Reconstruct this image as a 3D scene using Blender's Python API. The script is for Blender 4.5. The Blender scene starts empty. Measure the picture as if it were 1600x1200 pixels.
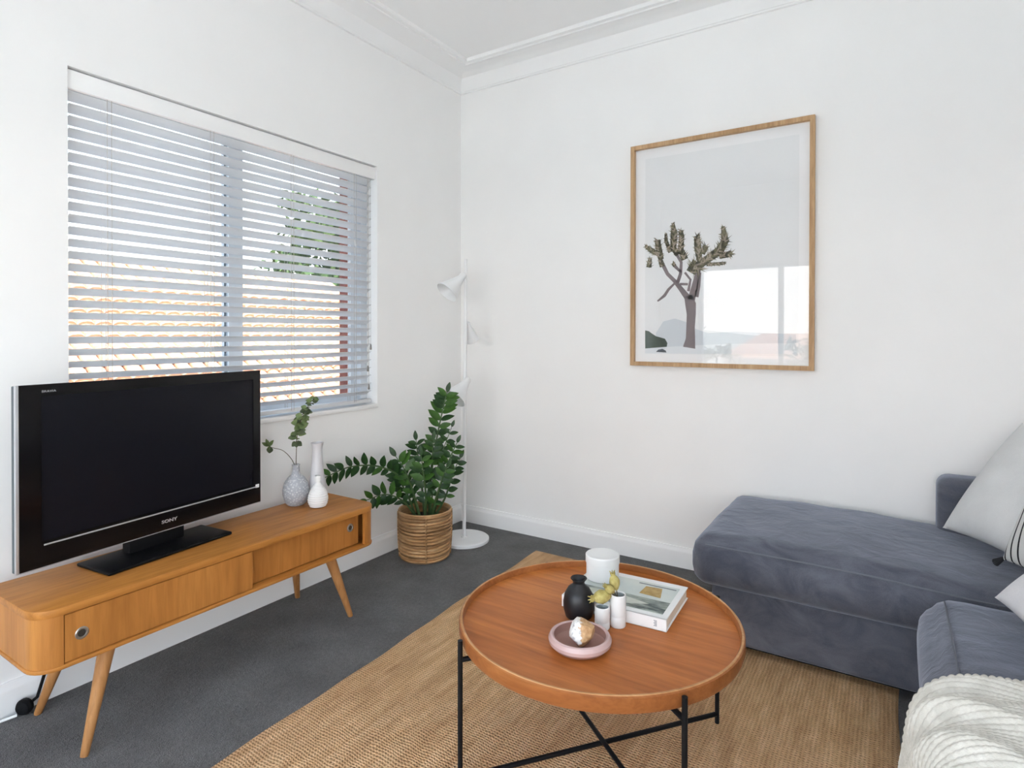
import bpy, bmesh, math, random
from mathutils import Vector, Matrix
import numpy as np

PI = math.pi
R = math.radians
scene = bpy.context.scene
COL = scene.collection

# ------------------------------------------------------------------ camera
cam_d = bpy.data.cameras.new('camera')
cam = bpy.data.objects.new('camera', cam_d)
COL.objects.link(cam)
_yaw, _pitch, _roll = 0.5692, -0.0075, 0.0013
_f = Vector((-math.sin(_yaw) * math.cos(_pitch), math.cos(_yaw) * math.cos(_pitch), math.sin(_pitch)))
_r = Vector((math.cos(_yaw), math.sin(_yaw), 0))
_u = _r.cross(_f)
_r2 = math.cos(_roll) * _r + math.sin(_roll) * _u
_u2 = -math.sin(_roll) * _r + math.cos(_roll) * _u
_m = Matrix((( _r2.x, _u2.x, -_f.x, 2.6509), (_r2.y, _u2.y, -_f.y, -3.449), (_r2.z, _u2.z, -_f.z, 1.3621), (0, 0, 0, 1)))
cam.matrix_world = _m
cam_d.sensor_fit = 'HORIZONTAL'
cam_d.sensor_width = 36.0
cam_d.lens = 20.8394
cam_d.shift_y = -0.04466
cam_d.clip_start = 0.02
cam_d.clip_end = 400
scene.camera = cam

# ------------------------------------------------------------------ sky, sun, exposure
world = bpy.data.worlds.new('sky'); scene.world = world
world.use_nodes = True
wn = world.node_tree; wn.nodes.clear()
w_out = wn.nodes.new('ShaderNodeOutputWorld'); w_bg = wn.nodes.new('ShaderNodeBackground')
w_tc = wn.nodes.new('ShaderNodeTexCoord'); w_sep = wn.nodes.new('ShaderNodeSeparateXYZ')
w_rmp = wn.nodes.new('ShaderNodeValToRGB')
wn.links.new(w_tc.outputs['Generated'], w_sep.inputs[0])
wn.links.new(w_sep.outputs['Z'], w_rmp.inputs['Fac'])
cr = w_rmp.color_ramp
cr.elements[0].position = 0.0; cr.elements[0].color = (1.0, 0.975, 0.945, 1)
cr.elements[1].position = 1.0; cr.elements[1].color = (0.46, 0.62, 0.86, 1)
e = cr.elements.new(0.14); e.color = (0.95, 0.945, 0.94, 1)
e = cr.elements.new(0.40); e.color = (0.60, 0.75, 0.92, 1)
wn.links.new(w_rmp.outputs['Color'], w_bg.inputs['Color'])
w_bg.inputs['Strength'].default_value = 3.0
wn.links.new(w_bg.outputs[0], w_out.inputs['Surface'])

sun_d = bpy.data.lights.new('sun', 'SUN'); sun = bpy.data.objects.new('sun', sun_d); COL.objects.link(sun)
sun_d.energy = 17.0; sun_d.angle = R(0.6); sun_d.color = (1.0, 0.945, 0.88)
sun.rotation_euler = Vector((-0.60, -0.06, -0.80)).to_track_quat('-Z', 'Y').to_euler()

def portal(name, loc, rot, sx, sy):
    d = bpy.data.lights.new(name, 'AREA'); d.shape = 'RECTANGLE'; d.size = sx; d.size_y = sy
    d.cycles.is_portal = True
    o = bpy.data.objects.new(name, d); COL.objects.link(o); o.location = loc; o.rotation_euler = rot
portal('daylight_portal', (2.09, -4.63, 1.15), (R(-90), 0, 0), 3.2, 2.25)
portal('daylight_portal', (-0.28, -1.665, 1.65), (0, R(-90), 0), 1.5, 1.75)

portal('daylight_portal', (3.91, -3.935, 1.15), (0, R(90), 0), 2.25, 0.82)

scene.view_settings.view_transform = 'Standard'
scene.view_settings.look = 'None'
scene.view_settings.gamma = 1.0
scene.view_settings.use_curve_mapping = False
scene.view_settings.exposure = 1.2
try:
    scene.cycles.use_denoising = True
    scene.cycles.max_bounces = 12
    scene.cycles.diffuse_bounces = 8
    scene.cycles.transparent_max_bounces = 16
    scene.cycles.sample_clamp_indirect = 8.0
except Exception:
    pass

# ------------------------------------------------------------------ materials
def mat(name, col=(0.8, 0.8, 0.8), rough=0.6, metal=0.0, spec=0.5):
    m = bpy.data.materials.new(name); m.use_nodes = True
    b = m.node_tree.nodes['Principled BSDF']
    b.inputs['Base Color'].default_value = (*col, 1); b.inputs['Roughness'].default_value = rough
    b.inputs['Metallic'].default_value = metal; b.inputs['Specular IOR Level'].default_value = spec
    return m
def N(m, t): return m.node_tree.nodes.new(t)
def L(m, a, b): m.node_tree.links.new(a, b)
def bsdf(m): return m.node_tree.nodes['Principled BSDF']
def coords(m, scale=(1, 1, 1), rot=(0, 0, 0)):
    tc = N(m, 'ShaderNodeTexCoord'); mp = N(m, 'ShaderNodeMapping')
    mp.inputs['Scale'].default_value = scale; mp.inputs['Rotation'].default_value = rot
    L(m, tc.outputs['Object'], mp.inputs['Vector']); return mp.outputs['Vector']
def noise(m, vec, scale=5, detail=3, rough=0.5, dist=0.0):
    n = N(m, 'ShaderNodeTexNoise'); n.inputs['Scale'].default_value = scale
    n.inputs['Detail'].default_value = detail; n.inputs['Roughness'].default_value = rough
    n.inputs['Distortion'].default_value = dist
    L(m, vec, n.inputs['Vector']); return n.outputs['Fac']
def ramp(m, fac, stops):
    r = N(m, 'ShaderNodeValToRGB'); c = r.color_ramp
    while len(c.elements) < len(stops): c.elements.new(0.5)
    for el, (p, col) in zip(c.elements, stops):
        el.position = p; el.color = (*col, 1)
    L(m, fac, r.inputs['Fac']); return r.outputs['Color']
def bump(m, h, strength=0.3, dist=0.01):
    b = N(m, 'ShaderNodeBump'); b.inputs['Strength'].default_value = strength; b.inputs['Distance'].default_value = dist
    L(m, h, b.inputs['Height']); L(m, b.outputs['Normal'], bsdf(m).inputs['Normal'])
def math_n(m, op, a, b=None):
    n = N(m, 'ShaderNodeMath'); n.operation = op
    for i, v in enumerate((a, b)):
        if v is None: continue
        if isinstance(v, (int, float)): n.inputs[i].default_value = v
        else: L(m, v, n.inputs[i])
    return n.outputs[0]
def mixc(m, fac, a, b, mode='MIX'):
    n = N(m, 'ShaderNodeMix'); n.data_type = 'RGBA'; n.blend_type = mode
    for s, v in ((n.inputs['Factor'], fac), (n.inputs['A'], a), (n.inputs['B'], b)):
        if isinstance(v, (int, float)): s.default_value = v
        elif isinstance(v, tuple): s.default_value = (*v, 1)
        else: L(m, v, s)
    return n.outputs['Result']

def noisy(name, c1, c2, scale=30, rough=0.6, bump_s=0.0, bscale=None, detail=4, stretch=(1, 1, 1), lo=0.35, hi=0.65, spec=0.4, bd=0.004):
    m = mat(name, c1, rough, 0, spec); v = coords(m, stretch)
    f = noise(m, v, scale, detail)
    L(m, ramp(m, f, [(lo, c1), (hi, c2)]), bsdf(m).inputs['Base Color'])
    if bump_s: bump(m, noise(m, v, bscale or scale, detail), bump_s, bd)
    return m

def wood(name, dark, mid, light, axis='y', fine=1.0, rough=0.45, spec=0.25, ring=2.2):
    m = mat(name, mid, rough, 0, spec)
    sc = {'x': (0.09, 1, 1), 'y': (1, 0.09, 1), 'z': (1, 1, 0.09)}[axis]
    v = coords(m, sc)
    broad = noise(m, v, 7 * fine, 4, 0.55, ring)
    grain = noise(m, v, 70 * fine, 5, 0.6, 0.3)
    col = ramp(m, broad, [(0.28, dark), (0.5, mid), (0.72, light)])
    g = ramp(m, grain, [(0.35, (0.74, 0.70, 0.66)), (0.6, (1, 1, 1))])
    L(m, mixc(m, 0.75, col, g, 'MULTIPLY'), bsdf(m).inputs['Base Color'])
    bump(m, grain, 0.08, 0.002)
    return m

M = {}
M['wall'] = noisy('painted_plaster_white', (0.865, 0.863, 0.858), (0.88, 0.878, 0.873), 3, 0.7, 0.04, 220, spec=0.2, bd=0.001)
M['ceil'] = mat('ceiling_white', (0.88, 0.88, 0.878), 0.75, 0, 0.2)
M['trim'] = mat('trim_white_satin', (0.87, 0.87, 0.868), 0.4, 0, 0.4)
M['brick'] = noisy('red_brick', (0.20, 0.055, 0.04), (0.30, 0.09, 0.06), 25, 0.85, 0.3, 60)
M['oak'] = wood('oak_along', (0.3777, 0.1476, 0.0303), (0.4774, 0.1955, 0.0422), (0.5456, 0.2354, 0.056), 'y')
M['oak_v'] = wood('oak_upright', (0.3604, 0.1403, 0.0312), (0.4696, 0.1913, 0.0433), (0.557, 0.2422, 0.0599), 'z', 0.6, ring=1.2)
M['oak_leg'] = wood('oak_leg', (0.3548, 0.1564, 0.0525), (0.4632, 0.2223, 0.082), (0.5421, 0.2799, 0.1115), 'z')
M['tabletop'] = wood('acacia_top', (0.3625, 0.1098, 0.0253), (0.5046, 0.1658, 0.0393), (0.6112, 0.224, 0.0576), 'x', 0.8, 0.42, 0.28)
M['tablerim'] = wood('acacia_rim_shaded', (0.2558, 0.0821, 0.023), (0.3411, 0.1182, 0.0348), (0.4008, 0.1512, 0.0461), 'x', 1.0, 0.38)  # rim wood darkened in colour for the weaker light on its side
M['rim_edge'] = wood('acacia_edge_pale', (0.44, 0.21, 0.085), (0.54, 0.28, 0.12), (0.62, 0.35, 0.16), 'x', 1.0, 0.4)
M['frame_oak'] = wood('pale_oak_frame', (0.43, 0.26, 0.13), (0.53, 0.34, 0.185), (0.60, 0.41, 0.24), 'z', 1.6, 0.5)
M['black_metal'] = mat('black_powder_coat', (0.006, 0.006, 0.007), 0.5, 0, 0.2)
M['black_gloss'] = mat('black_gloss_plastic', (0.004, 0.0035, 0.004), 0.12, 0, 0.3)
M['black_matt'] = mat('black_matt_plastic', (0.007, 0.007, 0.008), 0.5, 0, 0.15)
M['black_satin'] = mat('black_satin_plastic', (0.005, 0.005, 0.006), 0.35, 0, 0.12)
M['slate_plastic'] = mat('slate_grey_plastic', (0.085, 0.105, 0.115), 0.45, 0, 0.3)
M['screen'] = mat('lcd_screen_off', (0.006, 0.006, 0.009), 0.25, 0, 0.2)
M['silver'] = mat('silver_plastic', (0.55, 0.56, 0.58), 0.3, 0.6, 0.5)
M['steel'] = mat('brushed_steel', (0.42, 0.41, 0.39), 0.3, 0.9, 0.5)
M['recess'] = mat('dark_recess', (0.03, 0.025, 0.02), 0.5)
M['white_metal'] = mat('white_lacquered_metal', (0.80, 0.81, 0.82), 0.3, 0, 0.5)
M['slat'] = mat('blind_slat_white', (0.66, 0.66, 0.67), 0.38, 0, 0.4)
M['cord'] = mat('blind_cord', (0.50, 0.46, 0.42), 0.8)
M['cord_dark'] = mat('cord_toggle', (0.22, 0.21, 0.20), 0.6)
M['alum'] = mat('white_powder_aluminium', (0.66, 0.70, 0.74), 0.4, 0, 0.5)
M['ceramic_white'] = mat('white_ceramic_matt', (0.80, 0.80, 0.79), 0.55, 0, 0.3)
M['ceramic_lilac'] = mat('pale_lilac_grey_ceramic', (0.60, 0.59, 0.61), 0.35, 0, 0.4)
M['black_ceramic'] = noisy('black_stoneware', (0.010, 0.010, 0.012), (0.018, 0.018, 0.02), 20, 0.38, 0.1, 60, spec=0.4)
M['pink'] = noisy('dusty_pink_glaze', (0.53, 0.36, 0.34), (0.60, 0.43, 0.41), 8, 0.25, 0, spec=0.5)
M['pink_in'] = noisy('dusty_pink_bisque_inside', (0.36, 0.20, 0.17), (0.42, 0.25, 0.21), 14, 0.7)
M['leaf'] = noisy('glossy_dark_leaf', (0.010, 0.036, 0.009), (0.028, 0.078, 0.017), 14, 0.4, spec=0.3)
M['leaf2'] = noisy('glossy_mid_leaf', (0.026, 0.078, 0.012), (0.058, 0.15, 0.022), 14, 0.4, spec=0.3)
M['stem'] = mat('green_stem', (0.05, 0.10, 0.03), 0.5)
M['euc'] = noisy('eucalyptus_leaf', (0.10, 0.15, 0.055), (0.17, 0.22, 0.085), 30, 0.55)
M['euc_d'] = noisy('eucalyptus_leaf_dark', (0.045, 0.065, 0.03), (0.085, 0.11, 0.05), 30, 0.55)
M['twig'] = mat('twig_brown', (0.10, 0.075, 0.04), 0.7)
M['dried'] = noisy('dried_banksia', (0.34, 0.27, 0.075), (0.52, 0.45, 0.17), 60, 0.8, 0.4, 90)
M['soil'] = noisy('potting_soil', (0.02, 0.013, 0.008), (0.05, 0.03, 0.02), 80, 0.95, 0.6, 90)
M['paper'] = mat('paper_white', (0.80, 0.80, 0.79), 0.6, 0, 0.3)
M['pages'] = noisy('page_edges', (0.62, 0.56, 0.46), (0.76, 0.71, 0.62), 120, 0.8, stretch=(0.1, 0.1, 4))
M['fringe_dark'] = mat('dark_wool', (0.02, 0.02, 0.024), 0.9)
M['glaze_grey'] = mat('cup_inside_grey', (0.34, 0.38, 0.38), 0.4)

# speckled grey vase: pale grid of dimples
def m_vase():
    m = mat('speckled_grey_ceramic', (0.45, 0.46, 0.47), 0.5)
    v = coords(m); vo = N(m, 'ShaderNodeTexVoronoi'); vo.inputs['Scale'].default_value = 95; L(m, v, vo.inputs['Vector'])
    L(m, ramp(m, vo.outputs['Distance'], [(0.15, (0.60, 0.61, 0.61)), (0.5, (0.36, 0.375, 0.41))]), bsdf(m).inputs['Base Color'])
    bump(m, vo.outputs['Distance'], 0.5, 0.003); return m
M['vase_grey'] = m_vase()

def m_carpet():
    m = mat('charcoal_carpet', (0.07, 0.07, 0.075), 0.95, 0, 0.1)
    v = coords(m)
    big = noise(m, v, 5, 4, 0.6); fine = noise(m, v, 260, 2, 0.7); mid = noise(m, v, 60, 3, 0.6)
    c = ramp(m, big, [(0.3, (0.112, 0.110, 0.109)), (0.7, (0.175, 0.173, 0.172))])
    c = mixc(m, 0.9, c, ramp(m, fine, [(0.3, (0.45, 0.45, 0.45)), (0.7, (1.5, 1.5, 1.5))]), 'MULTIPLY')
    c = mixc(m, 0.5, c, ramp(m, mid, [(0.3, (0.7, 0.7, 0.7)), (0.7, (1.3, 1.3, 1.3))]), 'MULTIPLY')
    L(m, c, bsdf(m).inputs['Base Color'])
    bump(m, math_n(m, 'ADD', fine, math_n(m, 'MULTIPLY', mid, 1.5)), 0.8, 0.012)
    bsdf(m).inputs['Sheen Weight'].default_value = 0.15
    return m
M['carpet'] = m_carpet()

def m_jute():
    m = mat('woven_jute', (0.40, 0.26, 0.13), 0.9, 0, 0.1)
    tc = N(m, 'ShaderNodeTexCoord'); sep = N(m, 'ShaderNodeSeparateXYZ'); L(m, tc.outputs['Object'], sep.inputs[0])
    vs = coords(m, (1, 0.14, 1))
    strand = noise(m, vs, 42, 3, 0.6); band = noise(m, vs, 7, 3, 0.6); fib = noise(m, coords(m), 190, 2, 0.6)
    wob = math_n(m, 'MULTIPLY', noise(m, coords(m), 14, 3), 0.022)
    wx = math_n(m, 'SINE', math_n(m, 'MULTIPLY', math_n(m, 'ADD', sep.outputs['X'], math_n(m, 'MULTIPLY', wob, 0.35)), 2 * PI / 0.0125))
    row = math_n(m, 'SINE', math_n(m, 'MULTIPLY', math_n(m, 'ADD', sep.outputs['Y'], wob), 2 * PI / 0.011))
    weave = math_n(m, 'MULTIPLY', wx, row)
    h = math_n(m, 'ADD', math_n(m, 'MULTIPLY', weave, 0.5), math_n(m, 'MULTIPLY', row, 0.45))
    c = ramp(m, strand, [(0.25, (0.50, 0.30, 0.155)), (0.5, (0.63, 0.405, 0.225)), (0.75, (0.75, 0.515, 0.31))])
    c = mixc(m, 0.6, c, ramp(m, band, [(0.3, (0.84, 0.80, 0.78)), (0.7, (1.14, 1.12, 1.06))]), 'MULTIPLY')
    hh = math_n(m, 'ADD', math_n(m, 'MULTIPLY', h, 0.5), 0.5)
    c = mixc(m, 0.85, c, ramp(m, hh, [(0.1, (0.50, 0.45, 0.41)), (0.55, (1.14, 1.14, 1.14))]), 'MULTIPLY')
    c = mixc(m, 0.6, c, ramp(m, fib, [(0.3, (0.7, 0.7, 0.7)), (0.7, (1.25, 1.25, 1.25))]), 'MULTIPLY')
    L(m, c, bsdf(m).inputs['Base Color'])
    bump(m, math_n(m, 'ADD', h, math_n(m, 'MULTIPLY', fib, 0.5)), 0.7, 0.006)
    return m
M['jute'] = m_jute()

def m_suede(name, c1, c2):
    m = mat(name, c1, 0.85, 0, 0.15); v = coords(m)
    brush = noise(m, coords(m, (1, 2.2, 1.4)), 5.5, 5, 0.62, 1.2); fine = noise(m, v, 300, 2)
    c = ramp(m, brush, [(0.32, c1), (0.68, c2)])
    c = mixc(m, 0.4, c, ramp(m, fine, [(0.3, (0.8, 0.8, 0.8)), (0.7, (1.2, 1.2, 1.2))]), 'MULTIPLY')
    L(m, c, bsdf(m).inputs['Base Color'])
    bsdf(m).inputs['Sheen Weight'].default_value = 0.5; bsdf(m).inputs['Sheen Roughness'].default_value = 0.45
    bsdf(m).inputs['Sheen Tint'].default_value = (0.75, 0.8, 0.95, 1)
    wr = noise(m, coords(m, (1, 1, 1)), 9, 4, 0.6, 0.8)
    bump(m, math_n(m, 'ADD', math_n(m, 'MULTIPLY', wr, 1.0), math_n(m, 'MULTIPLY', fine, 0.04)), 0.35, 0.02)
    return m
M['sofa'] = m_suede('blue_grey_suede', (0.070, 0.076, 0.100), (0.130, 0.138, 0.168))
M['piping'] = mat('blue_grey_piping', (0.14, 0.15, 0.18), 0.8)

def m_fabric(name, c, scale=500, stripes=None):
    m = mat(name, c, 0.9, 0, 0.15); v = coords(m)
    f = noise(m, v, scale, 2, 0.6); big = noise(m, v, 6, 3)
    col = ramp(m, big, [(0.3, tuple(x * 0.93 for x in c)), (0.7, tuple(min(1, x * 1.05) for x in c))])
    if stripes:
        sep = N(m, 'ShaderNodeSeparateXYZ'); tc = N(m, 'ShaderNodeTexCoord'); L(m, tc.outputs['Object'], sep.inputs[0])
        fr = math_n(m, 'FRACT', math_n(m, 'MULTIPLY', sep.outputs['X'], 1 / 0.042))
        on = math_n(m, 'LESS_THAN', math_n(m, 'ABSOLUTE', math_n(m, 'SUBTRACT', fr, 0.5)), 0.12)
        col = mixc(m, on, col, (0.02, 0.02, 0.024))
    col = mixc(m, 0.35, col, ramp(m, f, [(0.3, (0.82, 0.82, 0.82)), (0.7, (1.1, 1.1, 1.1))]), 'MULTIPLY')
    L(m, col, bsdf(m).inputs['Base Color'])
    bump(m, math_n(m, 'ADD', math_n(m, 'MULTIPLY', f, 0.15), noise(m, v, 14, 3, 0.6)), 0.25, 0.008)
    return m
M['linen_pale'] = m_fabric('pale_grey_linen', (0.66, 0.67, 0.675))
M['linen_white'] = m_fabric('white_cotton', (0.76, 0.76, 0.79))
M['linen_stripe'] = m_fabric('striped_cotton', (0.70, 0.70, 0.69), 500, True)
M['knit'] = noisy('cream_knit_wool', (0.60, 0.575, 0.515), (0.70, 0.675, 0.615), 35, 0.95, 0.3, 400, stretch=(1, 1, 1), spec=0.1)

def m_rattan():
    m = mat('rattan', (0.42, 0.24, 0.11), 0.6, 0, 0.3)
    n1 = noise(m, coords(m, (1.2, 1.2, 14)), 5, 4, 0.6); n2 = noise(m, coords(m, (4, 4, 30)), 10, 3, 0.6)
    c = ramp(m, n1, [(0.28, (0.25, 0.125, 0.05)), (0.5, (0.47, 0.27, 0.125)), (0.72, (0.66, 0.45, 0.25))])
    c = mixc(m, 0.6, c, ramp(m, n2, [(0.3, (0.6, 0.6, 0.6)), (0.6, (1.15, 1.15, 1.15))]), 'MULTIPLY')
    tc = N(m, 'ShaderNodeTexCoord'); sep = N(m, 'ShaderNodeSeparateXYZ'); L(m, tc.outputs['Object'], sep.inputs[0])
    wob = math_n(m, 'MULTIPLY', noise(m, coords(m), 6, 2), 0.012)
    wn_ = N(m, 'ShaderNodeTexWhiteNoise'); wn_.noise_dimensions = '1D'
    L(m, math_n(m, 'FLOOR', math_n(m, 'DIVIDE', math_n(m, 'ADD', sep.outputs['Z'], wob), 0.0095)), wn_.inputs['W'])
    c = mixc(m, 0.9, c, ramp(m, wn_.outputs['Value'], [(0.0, (0.50, 0.46, 0.42)), (0.5, (0.95, 0.95, 0.95)), (1.0, (1.3, 1.28, 1.22))]), 'MULTIPLY')
    L(m, c, bsdf(m).inputs['Base Color']); bump(m, n2, 0.5, 0.004); return m
M['rattan'] = m_rattan()

def m_glass(name='clear_glass', tint=(1, 1, 1)):
    m = bpy.data.materials.new(name); m.use_nodes = True; nt = m.node_tree; nt.nodes.clear()
    o = nt.nodes.new('ShaderNodeOutputMaterial'); mx = nt.nodes.new('ShaderNodeMixShader')
    t = nt.nodes.new('ShaderNodeBsdfTransparent'); g = nt.nodes.new('ShaderNodeBsdfGlossy'); fr = nt.nodes.new('ShaderNodeFresnel')
    geo = nt.nodes.new('ShaderNodeNewGeometry'); ma = nt.nodes.new('ShaderNodeMath'); ma.operation = 'MULTIPLY_ADD'
    ma.inputs[1].default_value = 1 / 1.5 - 1.5; ma.inputs[2].default_value = 1.5      # same air-to-glass ratio on both faces of the thin pane
    nt.links.new(geo.outputs['Backfacing'], ma.inputs[0]); nt.links.new(ma.outputs[0], fr.inputs[0])
    t.inputs[0].default_value = (*tint, 1); g.inputs['Roughness'].default_value = 0.0
    nt.links.new(fr.outputs[0], mx.inputs[0]); nt.links.new(t.outputs[0], mx.inputs[1]); nt.links.new(g.outputs[0], mx.inputs[2])
    nt.links.new(mx.outputs[0], o.inputs[0]); return m
M['glass'] = m_glass()
M['glass_dim'] = m_glass('view_dimming_glass', (0.62, 0.65, 0.67))  # darkening added to the panes so the bright outdoor view comes through dimmer

# ------------------------------------------------------------------ mesh helpers
class MB:
    def __init__(self): self.v = []; self.f = []; self.mi = []
    def add(self, vs, fs, mi=0):
        n = len(self.v); self.v += [tuple(map(float, p)) for p in vs]
        self.f += [tuple(i + n for i in f) for f in fs]; self.mi += [mi] * len(fs); return self
    def box(self, x0, x1, y0, y1, z0, z1, mi=0):
        vs = [(x, y, z) for x in (x0, x1) for y in (y0, y1) for z in (z0, z1)]
        return self.add(vs, [(0, 1, 3, 2), (4, 6, 7, 5), (0, 4, 5, 1), (2, 3, 7, 6), (0, 2, 6, 4), (1, 5, 7, 3)], mi)
    def bm(self, bm, mi=0):
        bm.verts.ensure_lookup_table(); bm.verts.index_update()
        self.add([v.co for v in bm.verts], [tuple(v.index for v in f.verts) for f in bm.faces], mi); bm.free(); return self
    def rbox(self, x0, x1, y0, y1, z0, z1, r=0.01, seg=2, mi=0):
        bm = bmesh.new(); bmesh.ops.create_cube(bm, size=1)
        for v in bm.verts:
            v.co = ((x0 + x1) / 2 + v.co.x * (x1 - x0), (y0 + y1) / 2 + v.co.y * (y1 - y0), (z0 + z1) / 2 + v.co.z * (z1 - z0))
        bmesh.ops.bevel(bm, geom=bm.edges[:], offset=r, segments=seg, profile=0.5, affect='EDGES')
        return self.bm(bm, mi)
    def lathe(self, prof, c=(0, 0, 0), n=32, mi=0, mat4=None, cap=True):
        vs, fs = [], []
        for (r, z) in prof:
            for k in range(n):
                a = 2 * PI * k / n; vs.append((r * math.cos(a), r * math.sin(a), z))
        for i in range(len(prof) - 1):
            for k in range(n):
                k2 = (k + 1) % n; fs.append((i * n + k, i * n + k2, (i + 1) * n + k2, (i + 1) * n + k))
        if cap and prof[0][0] > 1e-6: fs.append(tuple(reversed(range(n))))
        if cap and prof[-1][0] > 1e-6: fs.append(tuple((len(prof) - 1) * n + k for k in range(n)))
        if mat4 is not None: vs = [mat4 @ Vector(p) for p in vs]
        vs = [(p[0] + c[0], p[1] + c[1], p[2] + c[2]) for p in vs]
        return self.add(vs, fs, mi)
    def tube(self, pts, rad, n=8, mi=0, cap=True):
        pts = [Vector(p) for p in pts]; rads = rad if isinstance(rad, (list, tuple)) else [rad] * len(pts)
        vs, fs = [], []; up = None
        for i, p in enumerate(pts):
            t = (pts[min(i + 1, len(pts) - 1)] - pts[max(i - 1, 0)]).normalized()
            if up is None:
                up = t.orthogonal().normalized()
            else:
                up = (up - t * up.dot(t)); up = up.normalized() if up.length > 1e-6 else t.orthogonal().normalized()
            s = t.cross(up)
            for k in range(n):
                a = 2 * PI * k / n; vs.append(p + (up * math.cos(a) + s * math.sin(a)) * rads[i])
        for i in range(len(pts) - 1):
            for k in range(n):
                k2 = (k + 1) % n; fs.append((i * n + k, i * n + k2, (i + 1) * n + k2, (i + 1) * n + k))
        if cap:
            fs.append(tuple(reversed(range(n)))); fs.append(tuple((len(pts) - 1) * n + k for k in range(n)))
        return self.add(vs, fs, mi)
    def prism(self, poly, z0, z1, mi=0):
        n = len(poly); vs = [(x, y, z0) for x, y in poly] + [(x, y, z1) for x, y in poly]
        fs = [tuple(reversed(range(n))), tuple(range(n, 2 * n))] + [(i, (i + 1) % n, n + (i + 1) % n, n + i) for i in range(n)]
        return self.add(vs, fs, mi)
    def sweep(self, prof, a, b):
        # profile of 3D offsets extruded from point a to point b
        n = len(prof); a = Vector(a); b = Vector(b)
        vs = [a + Vector(p) for p in prof] + [b + Vector(p) for p in prof]
        fs = [(i, (i + 1) % n, n + (i + 1) % n, n + i) for i in range(n)] + [tuple(reversed(range(n))), tuple(range(n, 2 * n))]
        return self.add(vs, fs)
    def grid(self, fn, nu, nv, mi=0, wrap_u=False):
        vs = [fn(i / (nu if wrap_u else nu - 1), j / (nv - 1)) for i in range(nu) for j in range(nv)]
        fs = []
        for i in range(nu if wrap_u else nu - 1):
            for j in range(nv - 1):
                i2 = (i + 1) % nu; fs.append((i * nv + j, i2 * nv + j, i2 * nv + j + 1, i * nv + j + 1))
        return self.add(vs, fs, mi)
    def mesh(self, name, mats, smooth=35, off=(0, 0, 0)):
        me = bpy.data.meshes.new(name)
        me.from_pydata([(p[0] - off[0], p[1] - off[1], p[2] - off[2]) for p in self.v], [], self.f)
        for m in (mats if isinstance(mats, (list, tuple)) else [mats]): me.materials.append(M[m] if isinstance(m, str) else m)
        if any(self.mi): me.polygons.foreach_set('material_index', self.mi)
        bm = bmesh.new(); bm.from_mesh(me); bmesh.ops.recalc_face_normals(bm, faces=bm.faces[:]); bm.to_mesh(me); bm.free()
        if smooth:
            me.shade_smooth(); me.set_sharp_from_angle(angle=R(smooth))
        me.update(); return me
    def build(self, name, mats, parent=None, smooth=35):
        off = (0, 0, 0)
        if parent is not None: off = worldloc(parent)
        o = bpy.data.objects.new(name, self.mesh(name, mats, smooth, off)); COL.objects.link(o)
        if parent is not None: o.parent = parent
        return o
    def local(self, name, mats, parent, smooth=35):
        o = bpy.data.objects.new(name, self.mesh(name, mats, smooth)); COL.objects.link(o); o.parent = parent; return o
    def at(self, name, mats, loc, smooth=35):
        o = bpy.data.objects.new(name, self.mesh(name, mats, smooth, loc)); COL.objects.link(o); o.location = loc; return o
def worldloc(o):
    v = Vector(o.location); p = o.parent
    while p is not None: v += p.location; p = p.parent
    return v
def tag(o, label=None, cat=None, group=None, kind=None):
    if label: o['label'] = label
    if cat: o['category'] = cat
    if group: o['group'] = group
    if kind: o['kind'] = kind
    return o
def thing(name, loc, label, cat, group=None, rz=0):
    o = bpy.data.objects.new(name, None); COL.objects.link(o); o.location = loc; o.rotation_euler = (0, 0, rz)
    o.empty_display_size = 0.1
    return tag(o, label, cat, group)
def struct(name, mb, m, parent=None, smooth=35):
    o = mb.build(name, m, parent, smooth)
    if parent is None: o['kind'] = 'structure'
    return o
def inst(name, me, parent, loc=(0, 0, 0), rot=None, scale=(1, 1, 1), mtx=None):
    o = bpy.data.objects.new(name, me); COL.objects.link(o); o.parent = parent
    if mtx is not None: o.matrix_local = mtx
    else:
        o.location = loc; o.scale = scale
        if rot: o.rotation_euler = rot
    return o

# ------------------------------------------------------------------ room shell
XR, YN, ZC = 3.78, -4.5, 3.235
WY0, WY1, WZ0, WZ1 = -2.4531, -0.8366, 0.9227, 2.3836      # left window opening
BX0, BX1, BZ0, BZ1 = 0.50, 3.68, 0.04, 2.245               # near wall window opening

struct('floor', MB().box(-0.12, XR + 0.12, YN - 0.12, 0.12, -0.12, 0.0), 'carpet', smooth=0)
struct('ceiling', MB().box(-0.12, XR + 0.12, YN - 0.12, 0.12, ZC, ZC + 0.12), 'ceil', smooth=0)
wl = MB(); WT = -0.09
wl.box(WT, 0, YN - 0.12, WY0, 0, ZC).box(WT, 0, WY1, 0.12, 0, ZC)
wl.box(WT, 0, WY0, WY1, 0, WZ0).box(WT, 0, WY0, WY1, WZ1, ZC)
struct('wall_left', wl, 'wall', smooth=0)
FY0, FY1, FZ0, FZ1 = WY0 - 0.075, WY1 + 0.012, WZ0 - 0.03, WZ1 + 0.03
wo = MB(); FB1 = -0.895
for xa, xb, ye in ((-0.1565, WT - 0.001, FY1), (-0.27, -0.157, FB1)):
    wo.box(xa, xb, YN - 0.3, FY0, -4, 3.6).box(xa, xb, ye, 0.3, -4, 3.6)
    wo.box(xa, xb, FY0, ye, -4, FZ0).box(xa, xb, FY0, ye, FZ1, 3.6)
struct('wall_outside', wo, 'brick', smooth=0)
struct('wall_far', MB().box(0, XR, 0, 0.12, 0, ZC), 'wall', smooth=0)
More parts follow.
